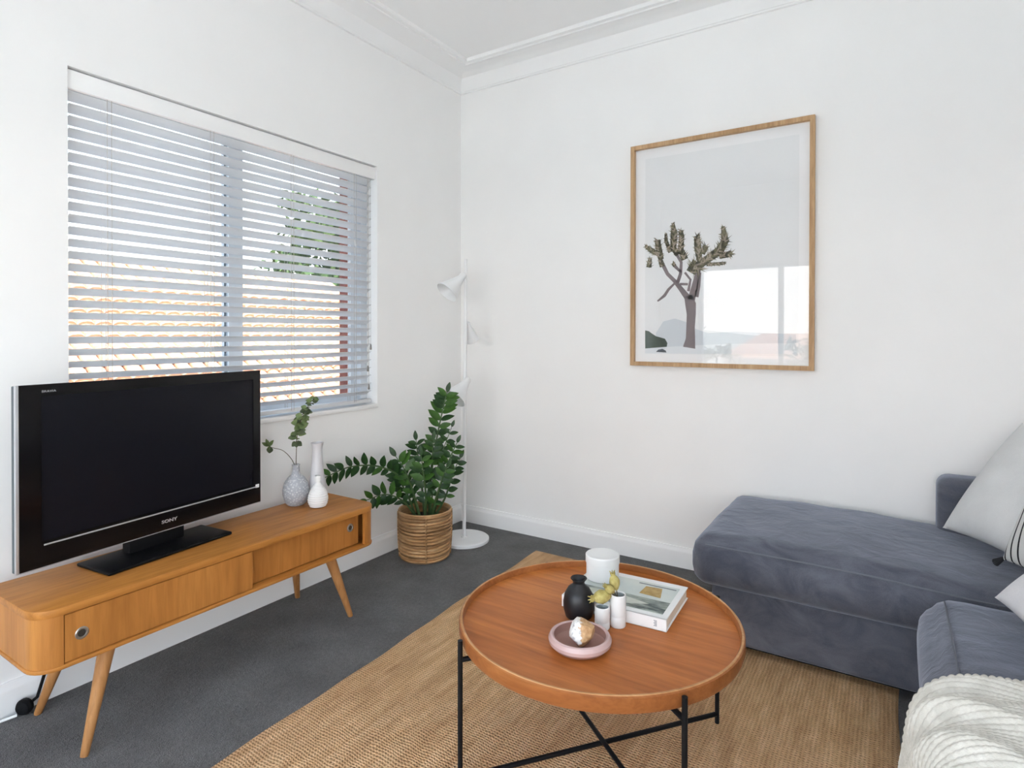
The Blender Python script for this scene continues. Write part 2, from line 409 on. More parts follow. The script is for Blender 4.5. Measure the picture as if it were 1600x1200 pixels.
DY0, DY1, DZ1 = -4.32, -3.55, 2.245
struct('wall_right', MB().box(XR, XR + 0.12, YN - 0.12, DY0, 0, ZC).box(XR, XR + 0.12, DY1, 0.12, 0, ZC).box(XR, XR + 0.12, DY0, DY1, DZ1, ZC).box(XR, XR + 0.12, DY0, DY1, 0, 0.04), 'wall', smooth=0)
wb = MB()
wb.box(0, BX0, YN - 0.12, YN, 0, ZC).box(BX1, XR, YN - 0.12, YN, 0, ZC)
wb.box(BX0, BX1, YN - 0.12, YN, 0, BZ0).box(BX0, BX1, YN - 0.12, YN, BZ1, ZC)
struct('wall_near', wb, 'wall', smooth=0)

# cornice profile (d = out from the wall, z)
CP = [(0, 3.098), (0.016, 3.098), (0.018, 3.106), (0.014, 3.114), (0.005, 3.118), (0.006, 3.16), (0.010, 3.185), (0.022, 3.207), (0.045, 3.219),
      (0.085, 3.223), (0.150, 3.224), (0.153, 3.212), (0.172, 3.210), (0.176, 3.218), (0.190, 3.218), (0.194, 3.212), (0.208, 3.214), (0.212, 3.235), (0, 3.235)]
def run(prof, axis):
    # moulding with a mitred inside corner at the origin
    n = len(prof); mb = MB()
    if axis == 'y': vs = [(d, YN, z) for d, z in prof] + [(d, -d, z) for d, z in prof]
    else: vs = [(d, -d, z) for d, z in prof] + [(XR, -d, z) for d, z in prof]
    return mb.add(vs, [(i, (i + 1) % n, n + (i + 1) % n, n + i) for i in range(n)] + [tuple(reversed(range(n))), tuple(range(n, 2 * n))])
struct('trim_1', run(CP, 'y'), 'trim', smooth=25); struct('trim_2', run(CP, 'x'), 'trim', smooth=25)
BP = [(0, 0), (0.018, 0), (0.018, 0.088), (0.016, 0.098), (0.010, 0.108), (0.008, 0.1187), (0, 0.1187)]
struct('baseboard_left', run(BP, 'y'), 'trim', smooth=25); struct('baseboard_far', run(BP, 'x'), 'trim', smooth=25)

# window in the left wall: white aluminium slider behind the blind
w1 = MB()
gx0, gx1 = -0.155, -0.093
w1.box(gx0, gx1, FY0, FY0 + 0.05, FZ0, FZ1).box(gx0, gx1, FY1 - 0.06, FY1, FZ0, FZ1)
w1.box(gx0, gx1, FY0 + 0.05, FY1 - 0.06, FZ0, FZ0 + 0.05).box(gx0, gx1, FY0 + 0.05, FY1 - 0.06, FZ1 - 0.05, FZ1)
win1 = struct('window_1', w1, 'alum', smooth=0)
for k, (y0, y1, xo) in enumerate(((FY0 + 0.05, -1.665, -0.110), (-1.748, FY1 - 0.06, -0.138))):
    s = MB(); t = 0.075 if k == 0 else 0.05; q0, q1 = FZ0 + 0.05, FZ1 - 0.05
    s.box(xo - 0.011, xo + 0.011, y0, y0 + 0.045, q0, q1).box(xo - 0.011, xo + 0.011, y1 - t, y1, q0, q1)
    s.box(xo - 0.011, xo + 0.011, y0 + 0.045, y1 - t, q0, q0 + 0.04).box(xo - 0.011, xo + 0.011, y0 + 0.045, y1 - t, q1 - 0.04, q1)
    so = s.build('sash', 'alum', win1, 0)
    MB().box(xo - 0.003, xo + 0.003, y0 + 0.045, y1 - t, q0 + 0.04, q1 - 0.04).build('pane', 'glass_dim', so, 0)
struct('window_sill', MB().rbox(-0.092, 0.012, WY0 + 0.001, WY1 - 0.001, WZ0 - 0.012, WZ0 + 0.012, 0.004, 2), 'trim')
bpy.data.objects['window_sill'].name = 'trim_3'

# window in the near wall, seen only in reflections
w2 = MB()
fy0, fy1 = YN - 0.10, YN - 0.04
w2.box(BX0, BX0 + 0.05, fy0, fy1, BZ0, BZ1).box(BX1 - 0.05, BX1, fy0, fy1, BZ0, BZ1)
w2.box(BX0 + 0.05, BX1 - 0.05, fy0, fy1, BZ0, BZ0 + 0.05).box(BX0 + 0.05, BX1 - 0.05, fy0, fy1, BZ1 - 0.05, BZ1)
for xm in (1.50, 2.60): w2.box(xm - 0.03, xm + 0.03, fy0, fy1, BZ0 + 0.05, BZ1 - 0.05)
win2 = struct('window_2', w2, 'alum', smooth=0)
for x0, x1 in ((BX0 + 0.05, 1.47), (1.53, 2.57), (2.63, BX1 - 0.05)):
    MB().box(x0, x1, YN - 0.073, YN - 0.067, BZ0 + 0.05, BZ1 - 0.05).build('pane', 'glass', win2, 0)

w3 = MB()  # unseen side window, added to throw more daylight on the left wall
w3.box(XR + 0.04, XR + 0.10, DY0, DY0 + 0.05, 0.04, DZ1).box(XR + 0.04, XR + 0.10, DY1 - 0.05, DY1, 0.04, DZ1)
w3.box(XR + 0.04, XR + 0.10, DY0 + 0.05, DY1 - 0.05, 0.04, 0.09).box(XR + 0.04, XR + 0.10, DY0 + 0.05, DY1 - 0.05, DZ1 - 0.05, DZ1)
win_added = struct('window_added', w3, 'alum', smooth=0)
MB().box(XR + 0.067, XR + 0.073, DY0 + 0.05, DY1 - 0.05, 0.09, DZ1 - 0.05).build('pane', 'glass', win_added, 0)

# ------------------------------------------------------------------ venetian blind
bx = -0.045
blind = thing('venetian_blind', (bx, (WY0 + WY1) / 2, WZ0), 'white horizontal slat blind hanging in the window behind the television', 'blind')
by0, by1 = WY0 + 0.012, WY1 - 0.028
MB().rbox(-0.030, -0.012, WY0 + 0.004, WY1 - 0.006, WZ1 - 0.080, WZ1 - 0.007, 0.003, 2).build('valance', 'trim', blind)
MB().box(bx - 0.03, bx + 0.012, by0, by1, WZ1 - 0.055, WZ1 - 0.004).build('headrail', 'slat', blind, 0)
def slat_mesh():
    mb = MB(); w, th = 0.0525, 0.0028; nseg = 5; ln = by1 - by0
    prof = []
    for i in range(nseg + 1):
        u = -w / 2 + w * i / nseg; prof.append((u, 0.003 * (1 - (2 * u / w) ** 2)))
    loop = prof + [(u, z - th) for u, z in reversed(prof)]
    n = len(loop)
    vs = [(u, -ln / 2, z) for u, z in loop] + [(u, ln / 2, z) for u, z in loop]
    fs = [(i, (i + 1) % n, n + (i + 1) % n, n + i) for i in range(n)] + [tuple(range(n)), tuple(reversed(range(n, 2 * n)))]
    mb.add(vs, fs); return mb.mesh('slat', 'slat', 40)
sm = slat_mesh()
PITCH = 0.0475
NS = 28
SZ0 = 1.004
rnd = random.Random(3)
for i in range(NS):
    z = SZ0 + PITCH * i
    inst('slat', sm, blind, (0, (by0 + by1) / 2 - (WY0 + WY1) / 2, z - WZ0), (rnd.uniform(-0.0008, 0.0008), R(-29 + rnd.uniform(-1.2, 1.2)), 0))
MB().rbox(bx - 0.024, bx + 0.024, by0, by1, 0.944, 0.966, 0.004, 2).build('bottom_rail', 'slat', blind)
for ly in (-2.302, -1.871, -1.432, -0.997):
    c = MB()
    for dx in (-0.027, 0.027):
        for dy in (-0.008, 0.008):
            c.tube([(bx + dx, ly + dy, 0.955), (bx + dx, ly + dy, WZ1 - 0.05)], 0.0011, 5)
    c.build('ladder_cord', 'cord', blind)
for dy, zb in ((-0.905, 1.17), (-0.897, 1.06), (-0.882, 1.30)):
    c = MB().tube([(bx + 0.034, dy, WZ1 - 0.09), (bx + 0.036, dy, zb)], 0.0013, 5).build('pull_cord', 'cord', blind)
    MB().lathe([(0.002, 0.036), (0.005, 0.03), (0.007, 0.004), (0.005, 0)], (bx + 0.036, dy, zb - 0.036), 10).build('toggle', 'cord_dark', c)

# ------------------------------------------------------------------ jute rug
def rug():
    x0, x1, y0, y1 = 0.80, 2.685, -3.05, -0.245
    nx, ny = 60, 80; rn = random.Random(5)
    ph = [rn.uniform(0, 6) for _ in range(8)]
    def fn(u, v):
        y = y0 + (y1 - y0) * v
        xl = 0.868 - 0.09 * max(0, min(1, (y + 2.42) / 2.2)) + 0.005 * math.sin(y * 5 + ph[0]) + 0.003 * math.sin(y * 17 + ph[1])
        xr = x1 + 0.006 * math.sin(y * 7 + ph[2])
        x = xl + (xr - xl) * u
        yy = y + (0.006 * math.sin(x * 6 + ph[3]) - 0.03 * u) * v
        e = min(u * 1.9, (1 - u) * 1.9, v * 2.8, (1 - v) * 2.8)
        z = 0.012 * min(1, e / 0.012) ** 0.5 + 0.002 * math.sin(x * 9 + ph[4]) * math.sin(y * 4 + ph[5]) * min(1, e / 0.05) * (0.5 if e < .2 else 1)
        z += 0.003 * math.exp(-((x - (xl + 0.30 + 0.03 * math.sin(y * 2.2))) / 0.025) ** 2) * min(1, e / 0.05)
        return (x, yy, max(0.001, z))
    us = [0, 0.002, 0.005] + [0.005 + 0.99 * i / (nx - 6) for i in range(1, nx - 6)] + [0.995, 0.998, 1]
    vsr = [0, 0.002, 0.004] + [0.004 + 0.992 * i / (ny - 6) for i in range(1, ny - 6)] + [0.996, 0.998, 1]
    mb = MB(); nu, nv = len(us), len(vsr)
    vs = [fn(u, v) for u in us for v in vsr]
    fs = [(i * nv + j, (i + 1) * nv + j, (i + 1) * nv + j + 1, i * nv + j + 1) for i in range(nu - 1) for j in range(nv - 1)]
    mb.add(vs, fs)
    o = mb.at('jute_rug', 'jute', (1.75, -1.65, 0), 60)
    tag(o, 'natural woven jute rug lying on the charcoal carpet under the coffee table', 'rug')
rug()

# ------------------------------------------------------------------ tv stand
SX0, SX1, SY0, SY1, SZB, SZT = 0.12, 0.512, -2.738, -1.335, 0.327, 0.52
stand = thing('tv_stand', (0.316, -2.035, 0), 'long low oak media unit with sliding doors and splayed legs', 'tv stand')
def plan(x0, x1, y0, y1, r, n=8):
    p = [(x0, y0)]
    for k in range(n + 1):
        a = -PI / 2 + (PI / 2) * k / n; p.append((x1 - r + r * math.cos(a), y0 + r + r * math.sin(a)))
    for k in range(n + 1):
        a = (PI / 2) * k / n; p.append((x1 - r + r * math.cos(a), y1 - r + r * math.sin(a)))
    p.append((x0, y1)); return p
def panel(x0, x1, y0, y1, r, z0, z1, bev=0.004):
    bm = bmesh.new(); pl = plan(x0, x1, y0, y1, r)
    f = bm.faces.new([bm.verts.new((x, y, z0)) for x, y in pl])
    ex = bmesh.ops.extrude_face_region(bm, geom=[f])
    for v in [g for g in ex['geom'] if isinstance(g, bmesh.types.BMVert)]: v.co.z = z1
    hz = [e for e in bm.edges if abs(e.verts[0].co.z - e.verts[1].co.z) < 1e-6]
    bmesh.ops.bevel(bm, geom=hz, offset=bev, segments=2, profile=0.5, affect='EDGES')
    return MB().bm(bm)
panel(SX0, SX1, SY0, SY1, 0.075, SZT - 0.026, SZT).build('top_panel', 'oak', stand)
panel(SX0, SX1, SY0, SY1, 0.075, SZB, SZB + 0.014).build('bottom_panel', 'oak', stand)
def endcap(sgn):
    ye = SY0 if sgn < 0 else SY1; yo = -2.660 if sgn < 0 else -1.420
    r, n, t = 0.071, 8, 0.016
    out, inn = [(SX0 + 0.004, ye - sgn * 0.004)], [(SX0 + 0.004, ye - sgn * (0.004 + t))]
    cx, cy = SX1 - 0.004 - r, ye - sgn * (0.004 + r)
    for k in range(n + 1):
        a = (PI / 2) * k / n
        out.append((cx + r * math.sin(a), cy + sgn * r * math.cos(a))); inn.append((cx + (r - t) * math.sin(a), cy + sgn * (r - t) * math.cos(a)))
    out.append((SX1 - 0.004, yo)); inn.append((SX1 - 0.004 - t, yo))
    poly = out + inn[::-1]
    n = len(out); mb = MB()
    z0, z1 = SZB + 0.0135, SZT - 0.0255
    vs = [(x, y, z) for z in (z0, z1) for x, y in out + inn]
    fs = []
    m2 = 2 * n
    for i in range(n - 1):
        fs += [(i, i + 1, m2 + i + 1, m2 + i), (n + i, m2 + n + i, m2 + n + i + 1, n + i + 1), (i, n + i, n + i + 1, i + 1), (m2 + i, m2 + i + 1, m2 + n + i + 1, m2 + n + i)]
    fs += [(0, m2, m2 + n, n), (n - 1, n + n - 1, m2 + 2 * n - 1, m2 + n - 1)]
    mb.add(vs, fs); mb.build('end_panel', 'oak_v', stand)
endcap(-1); endcap(1)
MB().box(SX0 + 0.004, SX0 + 0.012, SY0 + 0.02, SY1 - 0.02, SZB + 0.013, SZT - 0.025).build('back_panel', 'oak', stand, 0)
for y0, y1, xf, yk, zk in ((-2.657, -2.016, SX1 - 0.006, -2.611, 0.418), (-2.05, -1.428, SX1 - 0.040, -1.480, 0.432)):
    d = MB().rbox(xf - 0.016, xf, y0, y1, SZB + 0.0165, SZT - 0.029, 0.0015, 1).build('door', 'oak_v', stand)
    rot = Matrix.Rotation(R(90), 4, 'Y')
    MB().lathe([(0.011, 0.0), (0.0125, 0.003), (0.017, 0.0032), (0.0195, 0.0015), (0.0195, -0.001)], (xf, yk, zk), 24, 0, rot, False).build('pull_ring', 'steel', d)
    MB().lathe([(0.0, 0.0006), (0.0112, 0.0006), (0.0112, -0.001)], (xf, yk, zk), 20, 0, rot, False).build('pull_cup', 'recess', d)
for tx, ty, fx, fy in ((0.425, -2.50, 0.470, -2.592), (0.425, -1.572, 0.462, -1.468), (0.175, -2.50, 0.085, -2.585), (0.175, -1.572, 0.075, -1.475)):
    MB().tube([(fx, fy, 0.0), (fx + (tx - fx) * 0.03, fy + (ty - fy) * 0.03, 0.01), (tx, ty, SZB + 0.004)], [0.0115, 0.0125, 0.0265], 20).build('leg', 'oak_leg', stand)

# ------------------------------------------------------------------ television
TA = 0.0983
tv = thing('television', (0.2505, -2.2445, SZT), 'black flat screen television on a black stand with silver edge trim', 'television', None, PI / 2 + TA)
W2, zb, zt = 0.9416 / 2, 0.0665, 0.6735
MB().rbox(-W2 + 0.001, W2 - 0.003, 0.0075, 0.026, zb + 0.002, zt - 0.002, 0.003, 2).local('rear_rim', 'slate_plastic', tv)
MB().rbox(-W2 + 0.07, W2 - 0.07, 0.023, 0.095, zb + 0.04, zt - 0.06, 0.02, 2).local('back_casing', 'black_matt', tv)
bz = MB(); sx0, sx1, sz0, sz1 = -W2 + 0.072, W2 - 0.040, zb + 0.088, zt - 0.040
bz.box(-W2 + 0.010, sx0, -0.003, 0.012, zb + 0.003, zt).box(sx1, W2 - 0.002, -0.003, 0.012, zb + 0.003, zt)
bz.box(sx0, sx1, -0.003, 0.012, zb + 0.003, sz0).box(sx0, sx1, -0.003, 0.012, sz1, zt)
bez = bz.local('bezel', 'black_gloss', tv, 0)
MB().box(sx0, sx1, 0.001, 0.010, sz0, sz1).local('screen', 'screen', tv, 0)
MB().rbox(-W2, -W2 + 0.010, -0.003, 0.007, zb, zt, 0.0015, 2).local('side_trim', 'silver', tv)
MB().rbox(W2 - 0.002, W2 + 0.002, 0.002, 0.020, zb, zt, 0.0008, 1).local('side_trim', 'silver', tv)
MB().box(-W2 + 0.010, W2 - 0.002, -0.004, 0.012, zb, zb + 0.003).local('lower_trim', 'silver', tv, 0)
MB().rbox(-W2 + 0.078, W2 - 0.020, -0.0045, -0.0025, zb + 0.072, zb + 0.0775, 0.0008, 1).local('silver_strip', 'silver', tv)
MB().rbox(W2 - 0.030, W2 - 0.010, -0.0045, -0.0025, zb + 0.070, zb + 0.086, 0.001, 1).local('status_window', 'paper', tv)
def text_mesh(name, body, size, m, depth=0.0006, sx=1.0, bold=0.0):
    cu = bpy.data.curves.new(name, 'FONT'); cu.body = body; cu.size = size; cu.extrude = depth; cu.align_x = 'CENTER'; cu.align_y = 'CENTER'; cu.offset = bold
    cu.resolution_u = 3
    to = bpy.data.objects.new(name, cu); COL.objects.link(to)
    dg = bpy.context.evaluated_depsgraph_get(); me = bpy.data.meshes.new_from_object(to.evaluated_get(dg))
    bpy.data.objects.remove(to); me.materials.clear(); me.materials.append(M[m])
    for v in me.vertices: v.co.x *= sx
    me.name = name; return me
lg = inst('maker_logo', text_mesh('maker_logo', 'SONY', 0.0175, 'silver', 0.0006, 1.35, 0.0005), tv, (0.035, -0.0042, zb + 0.036), (R(90), 0, 0))
inst('series_logo', text_mesh('series_logo', 'BRAVIA', 0.0105, 'silver', 0.0003, 1.2), tv, (-W2 + 0.094, -0.0036, zt - 0.024), (R(90), 0, 0))
MB().rbox(-0.248, 0.242, -0.105, 0.095, 0.001, 0.014, 0.006, 3).local('foot_plate', 'black_satin', tv)
MB().rbox(-0.11, 0.11, 0.012, 0.06, 0.012, zb + 0.06, 0.008, 2).local('neck', 'black_matt', tv)

# power lead behind the stand
cord = thing('power_lead', (0.06, -2.60, 0), 'black power lead with round plug on the carpet beside the rear tv stand leg', 'cable')
MB().tube([(0.105, -2.555, 0.40), (0.10, -2.56, 0.25), (0.085, -2.565, 0.13), (0.062, -2.578, 0.05), (0.052, -2.60, 0.032)], 0.0055, 8).build('cable', 'black_matt', cord)
pm = Matrix.Rotation(R(90), 4, 'X') @ Matrix.Rotation(R(35), 4, 'Y')
MB().lathe([(0.0, -0.016), (0.02, -0.016), (0.027, -0.008), (0.028, 0.004), (0.022, 0.014), (0.0, 0.017)], (0.052, -2.612, 0.0295), 20, 0, pm).build('plug', 'black_matt', cord)
MB().tube([(0.055, -2.635, 0.012), (0.035, -2.70, 0.006), (0.03, -2.85, 0.006), (0.032, -3.1, 0.006)], 0.005, 8).build('floor_cable', 'trim', cord)

# ------------------------------------------------------------------ vases on the stand
def lathe_thing(name, prof, loc, m, label, cat, n=40):
    o = MB().lathe(prof, loc, n, 0, None, False).at(name, m, loc); return tag(o, label, cat)
VG = (0.183, -1.566, SZT + 0.0006)
lathe_thing('bottle_vase', [(0.0, 0.0), (0.038, 0.0), (0.050, 0.012), (0.062, 0.05), (0.0635, 0.075), (0.056, 0.108), (0.038, 0.135), (0.022, 0.150), (0.018, 0.162), (0.017, 0.190), (0.020, 0.196), (0.0165, 0.198), (0.0135, 0.19), (0.013, 0.15), (0.03, 0.12), (0.0, 0.03)],
            VG, 'vase_grey', 'round speckled grey vase holding a eucalyptus sprig on the oak unit', 'vase')
VT = (0.216, -1.464, SZT + 0.0006)
lathe_thing('bottle_vase', [(0.0, 0.0), (0.034, 0.0), (0.043, 0.012), (0.045, 0.045), (0.042, 0.085), (0.034, 0.130), (0.028, 0.175), (0.025, 0.225), (0.0235, 0.255), (0.026, 0.272), (0.032, 0.292), (0.029, 0.293), (0.022, 0.27), (0.019, 0.24), (0.019, 0.15), (0.0, 0.03)],
            VT, 'ceramic_lilac', 'tall pale bottle vase with flared lip standing behind a small white vase', 'vase')
pw = [(0.0, 0.0), (0.024, 0.0)]
for i in range(61):
    t = i / 60; z = 0.004 + 0.140 * t
    base = 0.048 * (math.sin(min(1, (t * 0.94 + 0.20)) ** 0.82 * PI) ** 0.75) if t < 0.86 else 0.0155
    base = max(base, 0.013)
    pw.append((base + (0.0011 * math.cos(t * 2 * PI * 13) if t < 0.8 else 0), z))
pw += [(0.014, 0.150), (0.010, 0.151), (0.009, 0.12), (0.0, 0.11)]
VW = (0.303, -1.531, SZT + 0.0006)
lathe_thing('teardrop_vase', pw, VW, 'ceramic_white', 'small white ribbed teardrop vase at the front of the oak unit', 'vase')

# eucalyptus sprig
def leaf_mesh(name, m, l, w, cup=0.15, fold=0.12, nl=6):
    mb = MB(); vs = []
    for i in range(nl + 1):
        t = i / nl; ww = w * math.sin(PI * min(1, max(0.0, t)) ** 0.85) ** 0.8 if 0 < t < 1 else 0.0006
        z = -cup * l * t * t
        vs += [(l * t, -ww, z + fold * ww), (l * t, 0, z), (l * t, ww, z + fold * ww)]
    fs = []
    for i in range(nl):
        a = i * 3; fs += [(a, a + 3, a + 4, a + 1), (a + 1, a + 4, a + 5, a + 2)]
    n = len(vs)
    vs += [(x, y, z - 0.0008) for x, y, z in vs]
    fs += [tuple(n + k for k in reversed(f)) for f in fs[:]]
    for i in range(nl):
        a = i * 3; fs += [(a, n + a, n + a + 3, a + 3), (a + 2, a + 5, n + a + 5, n + a + 2)]
    mb.add(vs, fs); return mb.mesh(name, m, 60)
def frame_mtx(p, d, up):
    d = Vector(d).normalized(); up = Vector(up); y = up.cross(d)
    y = y.normalized() if y.length > 1e-5 else d.orthogonal().normalized(); z = d.cross(y)
    return Matrix(((d.x, y.x, z.x, p[0]), (d.y, y.y, z.y, p[1]), (d.z, y.z, z.z, p[2]), (0, 0, 0, 1)))
def bez(pts, n):
    # catmull-rom through pts
    P = [Vector(p) for p in pts]; P = [2 * P[0] - P[1]] + P + [2 * P[-1] - P[-2]]; out = []
    segs = len(P) - 3
    for i in range(n + 1):
        u = segs * i / n; k = min(int(u), segs - 1); t = u - k
        a, b, c, d = P[k:k + 4]
        out.append(0.5 * ((2 * b) + (c - a) * t + (2 * a - 5 * b + 4 * c - d) * t * t + (3 * b - a - 3 * c + d) * t ** 3))
    return out
RT = Vector((0.842, 0.539, 0)); TC = Vector((0.539, -0.842, 0)); UPV = Vector((0, 0, 1))
rl = random.Random(11)
sprig = thing('eucalyptus_sprig', (VG[0], VG[1], VG[2] + 0.19), 'eucalyptus sprig with round green leaves standing in the speckled grey vase', 'sprig')
em = [leaf_mesh('leaf', 'euc', 0.030, 0.013, 0.2), leaf_mesh('leaf', 'euc_d', 0.030, 0.014, 0.3), leaf_mesh('leaf', 'euc', 0.038, 0.009, 0.1)]
def add_leaf(name, me, parent, p, d, up, s):
    mt = frame_mtx(Vector(p) - worldloc(parent), d, up) @ Matrix.Diagonal((s, s, s, 1)); return inst(name, me, parent, mtx=mt)
def V3(a, b, c): return RT * a + UPV * b + TC * c
b0 = Vector((VG[0], VG[1], VG[2] + 0.10))
path1 = bez([b0, b0 + V3(0.003, 0.12, 0.005), b0 + V3(0.012, 0.25, 0.01), b0 + V3(0.045, 0.35, 0.02), b0 + V3(0.095, 0.425, 0.02)], 24)
path2 = bez([b0, b0 + V3(-0.005, 0.10, 0.01), b0 + V3(-0.05, 0.165, 0.02), b0 + V3(-0.105, 0.185, 0.03), b0 + V3(-0.13, 0.20, 0.03)], 16)
s1 = MB().tube(path1, [0.0022 - 0.0013 * i / 24 for i in range(25)], 6).build('stem', 'twig', sprig)
s2 = MB().tube(path2, [0.0020 - 0.0011 * i / 16 for i in range(17)], 6).build('stem', 'twig', sprig)
for i in range(11, 25):
    dens = 4 if i in (14, 15, 16, 17, 18, 19) else 3
    for k in range(dens):
        a = rl.uniform(0, 2 * PI); d = RT * math.cos(a) + TC * math.sin(a) + UPV * rl.uniform(-0.3, 0.5)
        add_leaf('leaf', em[rl.choice([0, 0, 1])], s1, path1[i], d, V3(rl.uniform(-.5, .5), rl.uniform(0.2, 1), rl.uniform(0.3, 1)), rl.uniform(0.8, 1.25) * (1.2 if i < 20 else 0.85))
for k in range(5):
    a = k * 1.3; add_leaf('leaf', em[1], s1, path1[10], RT * math.cos(a) + TC * math.sin(a) + UPV * -0.6, V3(0.1, 0.6, 0.8), 1.0)
for d in (V3(-0.4, 0.9, 0.1), V3(0.6, 0.8, 0.2), V3(-0.9, 0.5, 0.2), V3(-0.1, 0.5, 0.9), V3(0.3, -0.2, 0.9)):
    add_leaf('leaf', em[2], s2, path2[14], d, V3(0, 0.3, 1), 1.0)
add_leaf('leaf', em[1], s2, path2[13], V3(-0.15, -1, 0.1), V3(0.3, 0, 1), 1.1)

# ------------------------------------------------------------------ plant basket and plant
BK = (0.246, -0.678, 0)
basket = thing('plant_basket', BK, 'round rattan plant basket on the carpet beside the lamp', 'basket')
def basket_body():
    mb = MB(); n = 72; prof = []; nr = 15; H = 0.285
    rr = random.Random(4)
    ofs = [rr.uniform(-0.0015, 0.0015) for _ in range(nr)]
    for i in range(nr * 8 + 1):
        t = i / (nr * 8); k = min(nr - 1, int(t * nr)); ph = t * nr - k
        base = 0.1395 + 0.011 * t ** 0.8 + 0.004 * math.sin(PI * t)
        prof.append((base + ofs[k] + 0.0115 * abs(math.sin(PI * ph)) ** 0.5, H * t))
    prof += [(0.148, H), (0.147, 0.22)]
    vs = []; ph = [rr.uniform(0, 6) for _ in range(3)]
    for i, (r, z) in enumerate(prof):
        for k in range(n):
            a = 2 * PI * k / n
            dz = 0.0035 * math.sin(3 * a + ph[0] + z * 15) * math.sin(PI * min(1, z / 0.285))
            vs.append((BK[0] + r * math.cos(a), BK[1] + r * math.sin(a), z + dz))
    fs = [(i * n + k, i * n + (k + 1) % n, (i + 1) * n + (k + 1) % n, (i + 1) * n + k) for i in range(len(prof) - 1) for k in range(n)]
    mb.add(vs, fs); return mb
basket_body().build('woven_side', 'rattan', basket, 70)
rim = [(BK[0] + 0.157 * math.cos(2 * PI * k / 64), BK[1] + 0.157 * math.sin(2 * PI * k / 64), 0.288) for k in range(65)]
MB().tube(rim, 0.0065, 8, 0, False).build('rim', 'rattan', basket, 60)
for a0 in (-0.82, 0.75, 2.32, 3.89):
    sp = []
    for i in range(30):
        z = 0.006 + 0.276 * i / 29; t = z / 0.285
        r = 0.1525 + 0.011 * t ** 0.8 + 0.004 * math.sin(PI * t)
        a = a0 + (0.012 if i % 2 else -0.012); sp.append((BK[0] + r * math.cos(a), BK[1] + r * math.sin(a), z))
    MB().tube(sp, 0.0042, 6).build('stitching', 'rattan', basket, 60)
MB().lathe([(0.0, 0.232), (0.08, 0.236), (0.1465, 0.226)], (BK[0], BK[1], 0), 32, 0, None, False).build('soil', 'soil', basket)
plant = thing('zz_plant', (BK[0], BK[1], 0.23), 'dark green leafy plant with arching stems growing in the rattan basket', 'plant')
lm = [leaf_mesh('leaf', 'leaf', 0.085, 0.019, 0.10, 0.25), leaf_mesh('leaf', 'leaf2', 0.085, 0.020, 0.08, 0.22), leaf_mesh('leaf', 'leaf', 0.075, 0.022, 0.16, 0.25)]
PB = Vector((BK[0], BK[1], 0.2425))
def stem(pts, n, start, ls, rad=0.008, up_bias=0.55, bright=0.3, side=None, seed=0):
    r = random.Random(seed)
    path = bez(pts, n * 2)
    so = MB().tube(path, [rad * (1 - 0.72 * i / (2 * n)) for i in range(2 * n + 1)], 8).build('stem', 'stem', plant)
    for i in range(start, n + 1):
        p = path[2 * i]; t = (path[min(2 * i + 1, 2 * n)] - path[2 * i - 1]).normalized()
        sd = t.cross(side if side else TC); sd = sd.normalized() if sd.length > 1e-3 else RT
        s = ls * (0.72 + 0.45 * math.sin(PI * (i - start + 1) / (n - start + 2)))
        if i == n:
            add_leaf('leaf', lm[1 if r.random() < bright else 0], so, p, t, TC + UPV * 0.3, s); continue
        for sg in (-1, 1):
            d = sd * sg + t * (up_bias + r.uniform(-0.15, 0.2)) + TC * r.uniform(-0.35, 0.35)
            add_leaf('leaf', lm[1] if r.random() < bright else lm[r.choice([0, 2])], so, p + t * r.uniform(-0.006, 0.006), d, TC + UPV * 0.5 + t * 0.2 + V3(r.uniform(-.3, .3), r.uniform(-.3, .3), 0), s * r.uniform(0.9, 1.1))
def Q(a, b, c): return PB + V3(a, b, c)
# (right, up, toward the viewer) offsets from the soil
stem([Q(0.02, 0, -0.02), Q(0.035, 0.25, -0.02), Q(0.075, 0.50, -0.01), Q(0.115, 0.68, 0.0), Q(0.135, 0.76, 0.0)], 18, 6, 0.95, bright=0.75, seed=1)
stem([Q(0.03, 0, 0.01), Q(0.06, 0.22, 0.02), Q(0.11, 0.40, 0.02), Q(0.165, 0.55, 0.02)], 10, 4, 0.62, 0.006, bright=0.1, seed=2)
stem([Q(0.05, 0, 0.0), Q(0.10, 0.20, 0.02), Q(0.155, 0.36, 0.04), Q(0.20, 0.46, 0.05)], 10, 3, 0.72, bright=0.4, seed=3)
stem([Q(-0.03, 0, 0.02), Q(-0.10, 0.22, 0.07), Q(-0.22, 0.345, 0.20), Q(-0.36, 0.38, 0.34), Q(-0.475, 0.345, 0.45)], 16, 4, 0.80, bright=0.12, up_bias=0.7, seed=4)
stem([Q(-0.04, 0, 0.05), Q(-0.11, 0.12, 0.11), Q(-0.20, 0.185, 0.19), Q(-0.29, 0.175, 0.27)], 9, 3, 0.85, 0.007, bright=0.55, seed=5)
stem([Q(-0.02, 0, 0.05), Q(-0.06, 0.17, 0.08), Q(-0.10, 0.30, 0.11), Q(-0.155, 0.39, 0.12)], 9, 3, 0.95, bright=0.6, seed=6)
stem([Q(0.01, 0, 0.07), Q(0.02, 0.16, 0.11), Q(0.01, 0.30, 0.14), Q(0.0, 0.40, 0.15)], 9, 2, 0.85, bright=0.2, seed=7)
stem([Q(0.04, 0, 0.06), Q(0.08, 0.14, 0.10), Q(0.12, 0.26, 0.13), Q(0.15, 0.33, 0.14)], 8, 2, 0.8, bright=0.3, seed=8)
stem([Q(-0.01, 0, -0.04), Q(-0.03, 0.20, -0.05), Q(-0.05, 0.36, -0.04), Q(-0.06, 0.46, -0.03)], 10, 3, 0.85, bright=0.2, seed=9)
